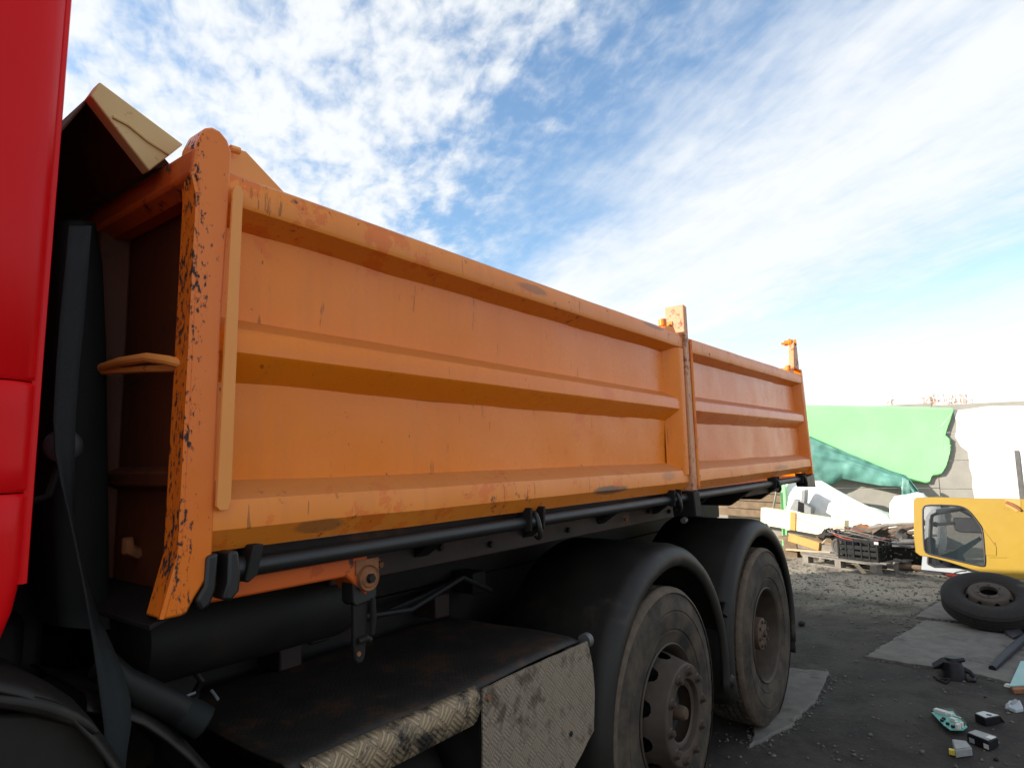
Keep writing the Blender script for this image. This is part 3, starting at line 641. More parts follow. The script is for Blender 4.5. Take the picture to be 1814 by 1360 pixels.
def wheel_rear():
    c = (WX2, WY, WZ); Ro = .545
    prof = [(.292,.036),(.295,.026),(.288,.020),(.278,.030),(.270,.060),(.262,.10),(.252,.165),(.235,.185),(.17,.19),(.10,.19)]
    rim = part('wheel', 'rim_dust', T, lambda b: b.lathe(prof, c, (0,1,0), 72), smooth=30)
    tyre(rim, c, Ro, .31, .002)
    part('tyre_shoulder', 'rubber_edge', rim, lambda b: b.lathe([(Ro-.020,.0155),(Ro-.012,.0205),(Ro-.0025,.0325),(Ro+.0005,.047)], c, (0,1,0), 96), smooth=60)
    tyre(rim, c, Ro, .30, .34)
    part('hub', 'hub_dust', rim, lambda b: b.lathe([(0,.045),(.035,.045),(.04,.05),(.085,.05),(.098,.055),(.10,.06),(.10,.11),(.09,.12),(.095,.19)], c, (0,1,0), 40))
    part('hub_cap', 'nut_steel', rim, lambda b: b.lathe([(0,.028),(.016,.029),(.020,.04),(.021,.05)], c, (0,1,0), 14))
    for h in range(8):
        a = 2*math.pi*h/8+.2
        part('hub_bolt', 'nut_steel', rim, lambda b: b.lathe([(0,.040),(.010,.040),(.011,.052)], (WX2+.078*math.cos(a),WY,WZ+.078*math.sin(a)), (0,1,0), 6))
    return rim
w2 = wheel_rear()
for cx, y0 in ((WX1, 2.15), (WX2, 2.15), (WX2, 1.82)):
    part('tyre', 'tyre_rubber', T, lambda b: b.lathe(tyre_profile(.532, .30, 0), (cx, y0, WZ), (0,1,0), 48))
for cx in (WX1, WX2): part('axle', 'drum_dark', T, lambda b: b.lathe([(0,.30),(.07,.30),(.07,1.0),(.2,1.15),(.2,1.35),(.07,1.5),(.07,2.2),(0,2.2)], (cx,0,WZ), (0,1,0), 24))
for y in (.72, 1.62): part('leaf_spring', 'drum_dark', T, lambda b: [b.beam((WX1+.1+i*.06,y,.70+.018*(6-i)),(WX2-.1-i*.06,y,.70+.018*(6-i)),.09,.016) for i in range(6)], bev=.002)
# red cab
def cab_panel(z0, z1, name, cut=None):
    out = []
    x1 = .392
    pl = [(-1.75,0.0)]+[(x1-.075,.0),(x1-.05,.002),(x1-.028,.008),(x1-.012,.020),(x1-.003,.036),(x1,.055),(x1,2.42),(-1.75,2.42)]
    b = MB(); zs = [z0, z0+.004, z1-.004, z1]
    def ring(z, ins):
        dx = (z-1.9)*.010-(max(0, 1.52-z)**1.6)*.8
        return [Vector((min(x, x1)-ins*(1 if x > 0 else -1)+dx*(1 if x > 0 else 0), y+ins*(1 if y < 1 else -1), z)) for x, y in pl]
    zl = [z0, z0+.006]+[z0+(z1-z0)*t for t in (.25, .5, .75)]+[z1-.006, z1]
    vs = []; n = len(pl)
    for i, z in enumerate(zl): vs += ring(z, .004 if i in (0, len(zl)-1) else 0)
    b.add(vs, [(i*n+j, i*n+(j+1) % n, i*n+n+(j+1) % n, i*n+n+j) for i in range(len(zl)-1) for j in range(n)]+[tuple(range(n))[::-1], tuple(range((len(zl)-1)*n, len(zl)*n))])
    return b
cab = obj('cab', cab_panel(1.8525, 3.05, 'c'), 'red_paint', T, smooth=40)
obj('cab_panel', cab_panel(1.6575, 1.850, 'c'), 'red_paint', cab, smooth=40)
obj('cab_panel', cab_panel(1.385, 1.655, 'c'), 'red_paint', cab, smooth=40)
part('cab_core', 'black_steel', cab, lambda b: b.box(-1.7,.34,.03,2.38,1.40,3.0))
part('side_window', 'black_plastic', cab, lambda b: b.box(-1.35,-.35,-.004,.02,2.15,2.85), bev=.01)
part('cab_edge', 'red_paint', cab, lambda b: b.tube([(.384,.035,1.50),(.386,.035,1.9),(.392,.036,2.5),(.397,.037,3.0)], .010, 8))
part('front_bumper', 'fender_plastic', T, lambda b: b.box(-1.95,-1.7,.02,2.4,.45,1.35), bev=.04)
part('front_tyre', 'tyre_rubber', T, lambda b: b.lathe(tyre_profile(.532, .30, .03), (-.75,0,WZ), (0,1,0), 48))
# black plastic behind the front wheel, capped pipe, intake stack, strap
def shell(pix, y0, y1, name):
    def f(b):
        ps = [on_y(px, py, y0) for px, py in pix]; n = len(ps)
        def fn(u, v):
            t = u*(n-1); i = min(int(t), n-2); p = ps[i].lerp(ps[i+1], t-i)
            rr = .02*max(0, .12-v)/.12
            return Vector((p.x-rr*.8, y0+(y1-y0)*v, p.z-rr))
        b.grid(fn, (n-1)*5, 14)
    return part(name, 'fender_plastic', T, f, solid=.006, smooth=60)
s1 = shell([(-140,1190),(-60,1187),(0,1193),(60,1207),(110,1226),(150,1252),(185,1290),(225,1345),(270,1420),(330,1540)], .02, .50, 'front_mudguard')
part('guard_skirt', 'fender_plastic', s1, lambda b: b.prism([on_y(px,py,.05) for px,py in [(-120,1280),(0,1266),(60,1262),(110,1272),(150,1284),(178,1310),(200,1370),(220,1440),(-100,1460)]], (0,.02,0)), bev=.008)
part('guard_trim', 'fender_plastic', s1, lambda b: b.tube([on_y(px,py,.03) for px,py in [(-60,1236),(0,1238),(60,1246),(110,1262),(150,1280),(176,1300)]], [.010,.013,.015,.014,.010,.004], 10), sub=1)
s2 = shell([(170,1236),(225,1245),(270,1262),(310,1290),(350,1325),(395,1375),(440,1430),(500,1520)], .16, .55, 'rear_guard')
pp = part('capped_pipe', 'hose_rubber', T, lambda b: b.tube([on_y(px,py,.20) for px,py in [(180,1175),(215,1205),(260,1228),(300,1246),(330,1262)]], [.030,.030,.032,.032,.033], 16))
part('pipe_cap', 'stack_plastic', pp, lambda b: b.tube([on_y(325,1259,.20), on_y(345,1270,.19), on_y(362,1280,.18), on_y(364,1281,.179)], [.034,.036,.036,.030], 20), smooth=50)
part('hose_clamp', 'wire_grey', pp, lambda b: b.tube([on_y(px,py,.19) for px,py in [(325,1234),(338,1229),(346,1226)]], .003, 6))
def f(b):
    L = [(110,386,176),(102,470,192),(98,600,198),(94,720,200),(92,860,202),(94,1000,204),(102,1110,206)]
    vs = []
    for x0, y, x1 in L:
        a = on_y(x0, y, .34); c = on_y(x1, y+6, .34); mid_ = (a+c)/2
        for t, dy in ((0,.05),(.06,.012),(.2,0),(.5,-.006),(.8,0),(.94,.012),(1,.05),(1,.14),(0,.14)):
            p = a.lerp(c, t); vs.append((p.x, .34+dy, p.z))
    n = 9
    b.add(vs, [(i*n+j, i*n+(j+1) % n, i*n+n+(j+1) % n, i*n+n+j) for i in range(len(L)-1) for j in range(n)]+[tuple(range(n))])
stk = part('intake_stack', 'stack_plastic', T, f, smooth=50, bev=.006)
part('round_lamp', 'mirror_black', T, lambda b: b.lathe([(0,-.008),(.025,-.008),(.034,-.002),(.036,.01),(.034,.03)], on_y(113,790,.22), (.2,1,0), 28))
part('lamp_bracket', 'dark_steel', T, lambda b: b.tube([on_y(30,880,.25), on_y(60,886,.25), on_y(85,878,.25), on_y(112,800,.26)], .009, 8))
def f(b):
    L = [(142,400,40,0),(136,480,42,0),(128,560,44,0),(120,650,42,0),(114,740,40,.0),(115,800,38,.1),(120,850,32,.3),(128,910,24,.8),(138,970,20,1.2),(150,1030,22,1.3),(163,1085,32,1.0),(180,1140,46,.7),(196,1195,58,.45),(204,1240,62,.35),(207,1285,56,.3),(204,1330,48,.3),(200,1400,44,.3)]
    vs = []
    for x, y, w, tw in L:
        a = on_y(x-w/2, y, .15); c = on_y(x+w/2, y, .15)
        for t in (0, .33, .66, 1):
            p = a.lerp(c, t); vs.append((p.x, .15+(t-.5)*.05*math.sin(tw*1.6)+.004*math.sin(t*3.1)+.02*nz((0,0,y/200), 1, 1), p.z))
    b.add(vs, [(i*4+j, i*4+j+1, i*4+5+j, i*4+4+j) for i in range(len(L)-1) for j in range(3)])
part('webbing_strap', 'strap_fabric', T, f, solid=.003, smooth=70)

# ------------------------------------------------------------------ unseen trailer added beyond the truck to cast the yard's shade
TR = thing('shade_trailer', 'unseen white trailer added beyond the tipper truck to shade the yard', 'trailer', (.5, 4.45, 0))
part('box', 'shade_trailer_white', TR, lambda b: b.box(-6.5,5.4,3.2,5.7,1.15,3.02), bev=.03)
part('frame', 'dark_steel', TR, lambda b: b.box(-6.3,5.3,3.8,5.1,.95,1.145))
for x in (2.2, 3.5, 4.8):
    for y in (3.22, 5.36):
        part('tyre', 'tyre_black', TR, lambda b: b.lathe(tyre_profile(.545, .30, 0), (x, y, .545), (0,1,0), 32))
for y in (3.6, 5.1): part('landing_leg', 'dark_steel', TR, lambda b: (b.box(-4.2,-4.05,y,y+.15,.03,.95), b.box(-4.3,-3.95,y-.1,y+.25,0,.03)))

# ------------------------------------------------------------------ yard wall with its sheets
WA, WB = Vector((13.1, 4.4, 0)), Vector((14.75, -4.2, 0)); wd_ = (WB-WA).normalized(); wn = Vector((wd_.y, -wd_.x, 0)); 
if wn.x > 0: wn = -wn
WL = (WB-WA).length
def on_wall(px, py, off=0.0):
    v = ray(px, py); o_ = WA+wn*off; t = (o_-CAM).dot(wn)/v.dot(wn); return CAM+v*t
wl = thing('yard_wall', 'pale precast concrete panel wall closing off the scrap yard', 'wall', tuple((WA+WB)/2))
def wz(s): return 2.66-.02*s
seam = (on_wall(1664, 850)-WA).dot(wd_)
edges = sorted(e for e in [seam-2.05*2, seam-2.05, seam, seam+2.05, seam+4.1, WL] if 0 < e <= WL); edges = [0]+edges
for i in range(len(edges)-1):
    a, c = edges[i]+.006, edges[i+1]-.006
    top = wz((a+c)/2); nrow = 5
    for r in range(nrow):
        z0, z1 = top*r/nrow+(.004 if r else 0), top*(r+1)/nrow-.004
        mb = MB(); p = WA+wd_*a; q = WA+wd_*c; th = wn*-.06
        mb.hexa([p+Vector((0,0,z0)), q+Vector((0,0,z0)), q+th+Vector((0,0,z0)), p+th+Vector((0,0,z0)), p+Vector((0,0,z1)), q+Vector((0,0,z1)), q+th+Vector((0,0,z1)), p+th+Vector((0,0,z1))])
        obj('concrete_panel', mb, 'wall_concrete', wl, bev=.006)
# sunlit right part: brightness painted on as a white coat with irregular edge
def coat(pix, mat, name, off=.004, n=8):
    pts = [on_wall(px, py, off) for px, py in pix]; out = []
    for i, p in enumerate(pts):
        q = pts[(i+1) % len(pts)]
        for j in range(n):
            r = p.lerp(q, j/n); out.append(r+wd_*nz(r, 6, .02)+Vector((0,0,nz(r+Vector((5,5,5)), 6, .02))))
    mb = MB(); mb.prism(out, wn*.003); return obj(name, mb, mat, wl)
coat([(1688,727),(1696,750),(1690,772),(1700,788),(1714,800),(1720,835),(1726,880),(1730,930),(1900,945),(1900,719),(1760,718.5)], 'post_sunlit_white', 'sunlit_coat')
def sheet(name, label, cat, mat, pix, off, wav, freq, nu=60, nv=30, fold=None, thick=.006, droop=0.0):
    """cloth spanned between an upper and a lower pixel polyline, hung in front of the wall"""
    upx, dnx = pix
    def samp(L, t):
        d = [0]
        for i in range(len(L)-1): d.append(d[-1]+math.hypot(L[i+1][0]-L[i][0], L[i+1][1]-L[i][1]))
        s = t*d[-1]
        for i in range(len(L)-1):
            if s <= d[i+1]+1e-9: k = (s-d[i])/max(1e-9, d[i+1]-d[i]); return (L[i][0]+(L[i+1][0]-L[i][0])*k, L[i][1]+(L[i+1][1]-L[i][1])*k)
        return L[-1]
    def fn(u, v):
        a, c = samp(upx, u), samp(dnx, u); x, y = a[0]+(c[0]-a[0])*v, a[1]+(c[1]-a[1])*v
        k_ = max(0, (u-.9)/.1); x += 2.5*k_*noise.noise(Vector((y*.11, 3, 1)))+3*k_*noise.noise(Vector((y*.4, 7, 1)))
        o_ = off if not callable(off) else off(u, v)
        p = on_wall(x, y, o_); q = on_wall(x, y, o_+wav*(nz(p, freq, 1)+.4*nz(p+Vector((4,4,4)), freq*2.7, 1)+(fold(u, v) if fold else 0)))
        return q
    mb = MB(); mb.grid(fn, nu, nv); return tag(obj(name, mb, mat, None, solid=thick, smooth=70), label, cat)
sheet('green_sheet', 'bright green plastic sheet with torn edge fixed to the concrete wall', 'sheet', 'green_sheet',
      ([(1340,717),(1440,717),(1560,719),(1640,721),(1690,723),(1683,734),(1672,748),(1662,759),(1672,769),(1684,778)],
       [(1340,800),(1440,800),(1500,815),(1560,838),(1597,850),(1646,856),(1650,843),(1668,840),(1677,825),(1684,795)]), .05, .014, .8, 80, 30)
# darker teal tarpaulin hanging across it
sheet('teal_tarp', 'crumpled dark teal tarpaulin sagging in front of the green sheet', 'tarpaulin', 'teal_tarp',
      ([(1400,758),(1436,774),(1470,789),(1500,801),(1540,818),(1580,834),(1606,842),(1622,862),(1636,880)],
       [(1400,868),(1440,862),(1475,858),(1492,848),(1520,853),(1560,860),(1596,862),(1600,880),(1612,893)]),
      lambda u, v: .22+.10*math.sin(v*2.6), .045, 2.4, 120, 44, fold=lambda u, v: .9*math.sin(22*v+2.5*u)*max(0, 1-2.2*v)+1.1*math.sin(u*9+1)*v)
sheet('tarp_flap', 'narrow teal tarpaulin strip hanging beside the torn tarpaulin end', 'tarpaulin', 'teal_tarp',
      ([(1598,845),(1604,846),(1610,850)], [(1597,896),(1606,898),(1618,897)]), .42, .05, 5, 10, 20)
# white sheets heaped below
def heap(name, label, cat, mat, ps, bulge, nu=36, nv=14, thick=.012, freq=2.4, amp=.07):
    """four corner points -> crumpled sheet"""
    a, c, d, e = ps
    n = ((c-a).cross(e-a)).normalized()
    if n.dot(CAM-a) < 0: n = -n
    def fn(u, v):
        p = a.lerp(c, u).lerp(e.lerp(d, u), v); return p+n*(bulge*math.sin(math.pi*u)*math.sin(math.pi*v)+nz(p, freq, amp)+nz(p, freq*3, amp*.3))
    mb = MB(); mb.grid(fn, nu, nv); return tag(obj(name, mb, mat, None, solid=thick, smooth=70), label, cat)
heap('white_sheet', 'large white plastic sheet sliding down from the wall to the timber pile', 'sheet', 'white_sheet', (on_x(1380,850,13.0), on_x(1455,852,13.0), on_x(1590,925,12.6), on_x(1395,940,12.6)), .12)
heap('white_sheet', 'small creased white sheet lying over the branches next to the yellow door', 'sheet', 'white_sheet', (on_x(1480,880,12.75), on_x(1580,912,12.75), on_x(1590,938,12.2), on_x(1470,932,12.2)), .18)
# white sack behind the door
def sack(name, label, c, rx, ry, rz, mat='white_sheet'):
    mb = MB(); nu, nv = 24, 14; c = Vector(c)
    def fn(u, v):
        a = u*2*math.pi; e = (v-.5)*math.pi; d = Vector((math.cos(a)*math.cos(e), math.sin(a)*math.cos(e), math.sin(e)))
        k = 1+.18*noise.noise(d*1.7+c)+.08*noise.noise(d*5); return c+Vector((d.x*rx*k, d.y*ry*k, d.z*rz*k if d.z > -.6 else -.6*rz*k))
    mb.grid(fn, nu, nv); return tag(obj(name, mb, mat, smooth=70), label, 'sack')
p = on_x(1622,925,12.3); sack('white_sack', 'bulging white sack standing behind the yellow truck door', (p.x+.2, p.y, .42), .33, .42, .62)
p = on_x(1590,945,12.5); sack('white_sack', 'low slumped white sack between the branches and the wall', (p.x+.2, p.y+.1, .22), .3, .35, .42)
# shadow shapes on the white sheet, modelled as solid grey and black parts
p0 = on_x(1418,888,12.35)
ct = thing('shadow_shape', 'grey shadow shape with one broad black stripe modelled solid on the white sheet', 'container', (p0.x, p0.y, p0.z-.18))
part('grey_shade', 'grey_plastic', ct, lambda b: b.prism([on_x(px,py,12.35) for px,py in [(1398,903),(1406,884),(1418,889),(1420,868),(1427,868),(1425,892),(1437,899),(1437,911)]], (.25,0,0)), bev=.01)
part('stripe', 'black_plastic', ct, lambda b: b.prism([on_x(px,py,12.345) for px,py in [(1413,905),(1414,887.5),(1424,891),(1424,908)]], (.01,0,0)))
# dark board stack and green post seen under the tailgate
def plank(name, label, mat, a, b_, w, h, group=None, up_=(0,0,1)):
    mb = MB(); mb.beam(a, b_, w, h, up_); return tag(obj(name, mb, mat, bev=.004), label, 'plank' if 'plank' in name else ('beam' if 'beam' in name else name.split('_')[-1]), group)
a, c = on_x(1300,858,12.9), on_x(1392,858,12.9)
bs_ = thing('board_panel', 'dark brown ribbed board panel leaning behind the truck tailgate', 'panel', (a.x, (a.y+c.y)/2, 0))
for i in range(7):
    z = .55+i*.155
    part('board', 'wood_brown', bs_, lambda b: b.beam((13.0,a.y+.6,z+.05),(12.9,on_x(1383,870,12.9).y,z),.03,.14), bev=.004)
gp = tag(obj('green_post', MB().beam(on_x(1386,842,12.8), Vector((12.8, on_x(1387,900,12.8).y, 0)), .07, .09, (0,1,0)), 'green_sheet', bev=.006), 'bright green square post at the end of the brown board panel', 'post')
tag(obj('metal_rod', MB().tube([on_x(1376,868,12.7), Vector((12.5, on_x(1364,886,12.6).y+.1, 0))], .018, 8), 'grey_steel'), 'thin grey rod leaning on the brown board panel', 'rod')
# cream box beams and planks
def boxbeam(pa, pb, w, h, name, label, matA, endm=None, xa=11.9, xb=11.6):
    a = on_x(*pa, xa); c = on_x(*pb, xb)
    mb = MB(); mb.beam(a, c, w, h); o = tag(obj(name, mb, matA, bev=.006), label, 'beam')
    return o, a, c
o, a, c = boxbeam((1352,913),(1500,938), .16, .30, 'box_beam', 'long cream box beam lying across the timber pile', 'beam_cream', xa=12.1, xb=11.7)
d = (c-a).normalized(); mdl = a.lerp(c, .40)
part('amber_bracket', 'beam_amber', o, lambda b: b.beam(mdl+Vector((-.09,0,0))-d*.05, mdl+Vector((-.09,0,0))+d*.05, .03, .30), bev=.003)
part('strap_cable', 'wire_grey', o, lambda b: b.tube([a.lerp(c, t)+Vector((-.10, 0, .12-.35*(t-.35)**2*3+.05*math.sin(9*t))) for t in (.42,.5,.6,.7,.8,.9,.98)], .006, 6))
plank('brown_plank', 'wide weathered brown plank right under the cream box beam', 'wood_brown', on_x(1390,950,11.9), on_x(1485,962,11.5), .35, .05)
plank('grey_plank', 'grey plank lying below the wide brown plank at the pile foot', 'wood_grey', on_x(1395,962,11.6), on_x(1480,972,11.3), .12, .10)
plank('orange_plank', 'orange-brown short plank jutting from the timber pile', 'beam_amber', on_x(1398,951,11.45), on_x(1452,968,11.3), .05, .13)
plank('pale_plank', 'pale flat plank bridging the gap behind the pallet', 'wood_pale', on_x(1396,972,11.5), on_x(1475,978,11.3), .16, .03)
plank('pale_plank', 'pale broken plank end standing beside the electric motor', 'wood_pale', on_x(1462,975,11.4), on_x(1482,950,11.5), .03, .22)
plank('support_block', 'dark square wooden block propping the planks near the truck wheel', 'wood_brown', on_x(1402,955,11.55)+Vector((0,0,-.55)), on_x(1402,955,11.55), .2, .2, up_=(1,0,0))
plank('support_block', 'square wooden block under the planks hidden by the pallet', 'wood_brown', Vector((11.65, on_x(1462,970,11.65).y, 0)), Vector((11.65, on_x(1462,970,11.65).y, .36)), .2, .2, up_=(1,0,0))
plank('support_block', 'tall wooden block carrying the right end of the cream box beam', 'wood_brown', Vector((11.8, on_x(1490,935,11.8).y, 0)), Vector((11.8, on_x(1490,935,11.8).y, .56)), .2, .2, up_=(1,0,0))
# broken timber bits
rng = random.Random(11)
bits = [((1478,938),(1500,945),'wood_pale','pale splintered timber bit between beam and motor'),((1490,930),(1512,948),'wood_brown','brown timber bit sticking up behind the motor'),((1500,948),(1515,932),'wood_grey','grey timber stub leaning behind the electric motor'),((1516,930),(1540,952),'wood_pale','thin pale stick leaning over the black crate')]
for (p1, p2, mt, lb) in bits:
    plank('timber_plank', lb, mt, on_x(*p1, 11.75), on_x(*p2, 11.55), .03, .05)
# pallet
A = on_z(1420,981,.14); B = on_z(1556,1000,.14)
px_ = (B-A).normalized(); py_ = Vector((px_.y, -px_.x, 0)); py_ = py_ if py_.x > 0 else -py_
PL = thing('pallet', 'weathered wooden pallet carrying the motor and the black crate', 'pallet', tuple((A+B)/2+py_*.4-Vector((0,0,.14))))
Lp = 1.25
for i in range(5):
    o_ = A+py_*(.05+i*.19)
    part('deck_board', 'wood_grey', PL, lambda b: b.beam(o_-Vector((0,0,.011)), o_+px_*Lp-Vector((0,0,.011)), .115, .022), bev=.002)
for i in range(3):
    for j in range(3):
        o_ = A+px_*(.07+i*(Lp-.14)/2)+py_*(.05+j*.38)
        part('block', 'wood_grey', PL, lambda b: b.beam(o_-Vector((0,0,.122)), o_-Vector((0,0,.0225)), .12, .1, tuple(px_)), bev=.003)
for j in range(3):
    o_ = A+py_*(.05+j*.38)
    part('skid_board', 'wood_grey', PL, lambda b: b.beam(o_-Vector((0,0,.131)), o_+px_*Lp-Vector((0,0,.131)), .10, .018), bev=.002)
part('broken_slat', 'wood_pale', PL, lambda b: b.beam(A+px_*.95+py_*-.05+Vector((0,0,-.03)), A+px_*1.12+py_*-.12+Vector((0,0,-.132)), .06, .02), bev=.002)
A2 = on_z(1432,983,.12)+Vector((.5,.15,0))
# electric motor
mc = on_x(1486,969,10.95); ax_ = Vector((.78,-.50,.0)).normalized()
mc.z = .14+.135
MO = thing('electric_motor', 'dark electric motor with finned blue-grey housing lying on the pallet', 'motor', (mc.x, mc.y, .14))
part('housing', 'motor_blue', MO, lambda b: b.lathe([(0,.02),(.115,.02)]+[q for i in range(12) for q in ((.128,.03+i*.026),(.128,.043+i*.026),(.115,.044+i*.026),(.115,.055+i*.026))]+[(.1,.36),(0,.37)], mc, ax_, 28), smooth=20)
part('end_bell', 'motor_dark', MO, lambda b: b.lathe([(0,-.01),(.03,-.012),(.085,-.012),(.09,-.02),(.115,-.025),(.133,-.01),(.135,.03)], mc, ax_, 32))
part('foot', 'motor_dark', MO, lambda b: b.obox(mc+ax_*.18+Vector((0,0,-.125)), ax_*.12, ax_.cross(Vector((0,0,1)))*.11, Vector((0,0,.009))))
part('terminal_box', 'motor_dark', MO, lambda b: b.obox(mc+ax_*.2+Vector((0,0,.13)), ax_*.06, ax_.cross(Vector((0,0,1)))*.05, Vector((0,0,.03))), bev=.004)
# round lamp
lc = on_x(1505,971,10.85); lc.z = .14+.078
LP = thing('round_lamp', 'small round glass headlamp with pale ring in front of the motor', 'lamp', (lc.x, lc.y, .14))
la = (CAM-lc).normalized()
part('ring', 'label_silver', LP, lambda b: b.lathe([(.055,.0),(.058,.012),(.070,.014),(.076,.004),(.074,-.02),(.05,-.06),(0,-.07)], lc, la, 32))
part('lens', 'lamp_glass', LP, lambda b: b.lathe([(0,.016),(.02,.015),(.045,.010),(.0565,.002)], lc, la, 28))
part('bulb', 'white_plastic', LP, lambda b: b.lathe([(0,.0),(.012,-.002),(.016,-.02),(.014,-.05)], lc, la, 12))
# black crate with cables
k0 = on_z(1556,996,.14); kx = (on_z(1512,991,.14)-k0); kx.z = 0; kx = kx.normalized(); ky = Vector((-kx.y, kx.x, 0)); ky = ky if ky.x > 0 else -ky
CRT = thing('plastic_crate', 'black plastic crate heaped with tangled cables on the pallet', 'crate', tuple(k0+kx*.28+ky*.2))
def side(o_, d, L, nn):
    hh = .30
    c_ = part('crate_side', 'crate_black', CRT, lambda b: (b.beam(o_+Vector((0,0,.02)), o_+d*L+Vector((0,0,.02)), .02, .035), b.beam(o_+Vector((0,0,hh-.02)), o_+d*L+Vector((0,0,hh-.02)), .024, .04), b.beam(o_+Vector((0,0,.10)), o_+d*L+Vector((0,0,.10)), .016, .055), b.beam(o_+Vector((0,0,.18)), o_+d*L+Vector((0,0,.18)), .016, .055)), bev=.002)
    part('crate_rib', 'crate_black', CRT, lambda b: [b.beam(o_+d*(L*i/nn)+Vector((0,0,.0)), o_+d*(L*i/nn)+Vector((0,0,hh)), .03, .022, tuple(d)) for i in range(nn+1)], bev=.002)
side(k0, kx, .56, 5); side(k0, ky, .40, 4); side(k0+kx*.56, ky, .40, 4); side(k0+ky*.40, kx, .56, 5)
part('crate_floor', 'crate_black', CRT, lambda b: b.prism([k0+Vector((0,0,.01)), k0+kx*.56+Vector((0,0,.01)), k0+kx*.56+ky*.4+Vector((0,0,.01)), k0+ky*.4+Vector((0,0,.01))], (0,0,.01)))
part('crate_label', 'label_silver', CRT, lambda b: b.obox(k0+ky*.02-kx*.0+Vector((0,0,.27))-ky*.035, kx*.03, ky*.002, Vector((0,0,.02))))
rng = random.Random(5)
for i, (mt, lb) in enumerate([('wire_grey','grey cable looping over the crate rim'),('hose_rubber','black cable tangled in the crate'),('wire_grey','stiff grey cable sticking out over the crate side'),('red_plastic','thin red cable curled inside the crate'),('hose_rubber','thick black hose coiled on top of the crate'),('wire_grey','pale wire bent across the crate corner'),('branch_bark','brown stiff wire lying on the crate heap')]):
    cpt = k0+kx*.28+ky*.2+Vector((0,0,.29)); P = []
    a0 = rng.uniform(0, 6.3)
    for j in range(12):
        t = j/11; P.append(cpt+kx*(.42*math.sin(a0+t*4.2)*rng.uniform(.8, 1.1))+ky*(.25*math.cos(a0*1.7+t*5))+Vector((0,0,.03+.07*math.sin(a0+6*t)+.02*i*.4)))
    tag(obj('cable', MB().tube(P, rng.choice((.006,.008,.011)), 6), mt, sub=1), lb, 'cable', 'cables heaped in the black crate')
# branches / rods behind crate
for i, (p1, p2, p3, r, mt, lb) in enumerate([((1512,938),(1560,952),(1640,925),.07,'branch_bark','thick brown branch arching behind the black crate'),((1530,950),(1590,948),(1650,938),.045,'branch_bark','slim brown branch under the thick arching branch'),((1560,962),(1610,950),(1660,948),.03,'branch_bark','thin dark branch reaching behind the yellow door'),((1540,935),(1600,925),(1650,930),.03,'wood_grey','pale grey branch lying against the white sack'),((1560,958),(1600,960),(1640,958),.05,'grey_steel','grey metal pipe beside the crate under the branches'),((1575,966),(1610,968),(1650,966),.045,'dark_steel','dark metal bar under the grey pipe'),((1580,1003),(1600,1000),(1640,1004),.045,'branch_bark','short log lying on the ground right of the pallet'),((1570,992),(1610,996),(1640,990),.04,'wood_brown','brown log stub lying behind the short log')]):
    xx = 11.5 if i < 4 else 11.3
    a, c, d = on_x(*p1, xx), on_x(*p2, xx-.05), on_x(*p3, xx)
    if i >= 6:
        xx = 10.95; a, c, d = [Vector((xx, on_x(*q, xx).y, r*1.0+.02*(i-6))) for q in (p1, p2, p3)]
    P = [a*(1-t)**2+c*2*t*(1-t)+d*t*t for t in [j/12 for j in range(13)]]
    P = [q+Vector((0, 0, nz(q, 4, r*.5))) for q in P] if i < 4 else P
    tag(obj('branch' if 'branch' in lb else ('log' if 'log' in lb else 'metal_bar'), MB().tube(P, [r*(1.1-.5*j/12) for j in range(13)], 9), mt), lb, 'branch' if 'branch' in lb else ('log' if 'log' in lb else 'pipe'))
part_ = thing('sheet_metal_box', 'dark sheet-metal box between the black crate and the yellow door', 'box', tuple(Vector((11.25, on_x(1618,985,11.25).y, 0))))
q = on_x(1618,985,11.25)
part('shell', 'dark_steel', part_, lambda b: b.box(11.1,11.5,q.y-.3,q.y+.32,.0,.30), bev=.01)
part('lid', 'grey_steel', part_, lambda b: b.box(11.08,11.52,q.y-.32,q.y+.34,.302,.33), bev=.004)
rng = random.Random(17)
for i, (px, py) in enumerate([(1470,948),(1512,950),(1528,944),(1548,946),(1572,950),(1590,956),(1604,948),(1612,958),(1540,955),(1560,940)]):
    c_ = on_x(px, py, 11.35+.3*rng.random()); mb = MB(); r = rng.uniform(.07, .15); ax = [rng.uniform(.5, 1.2) for _ in range(3)]
    rot = Matrix.Rotation(rng.uniform(0, 6), 3, 'Z') @ Matrix.Rotation(rng.uniform(-.8, .8), 3, 'X')
    mb.grid(lambda u, v: c_+rot @ Vector((math.cos(u*6.283)*math.sin(v*3.1416)*ax[0], math.sin(u*6.283)*math.sin(v*3.1416)*ax[1], math.cos(v*3.1416)*ax[2]*.6))*r*(1+.7*noise.cell(Vector((u*5+i, v*4, i)))), 12, 8)
    tag(obj('metal_scrap', mb, ('dark_steel', 'motor_dark', 'rust_steel', 'branch_bark', 'wood_grey')[i % 5], smooth=25), ['black jagged scrap chunk at the end of the cream box beam','dark grey scrap chunk just behind the motor terminal box','rusty orange scrap chunk under the white sheet','bark-brown scrap chunk against the arching branch','grey wooden scrap chunk behind the crate corner','black scrap chunk resting on the grey metal pipe','dark grey scrap chunk below the white sack','rusty scrap chunk next to the sheet-metal box','brown scrap chunk among the crate cables','pale grey scrap chunk on top of the branches'][i], 'scrap', 'scrap chunks in the heap')
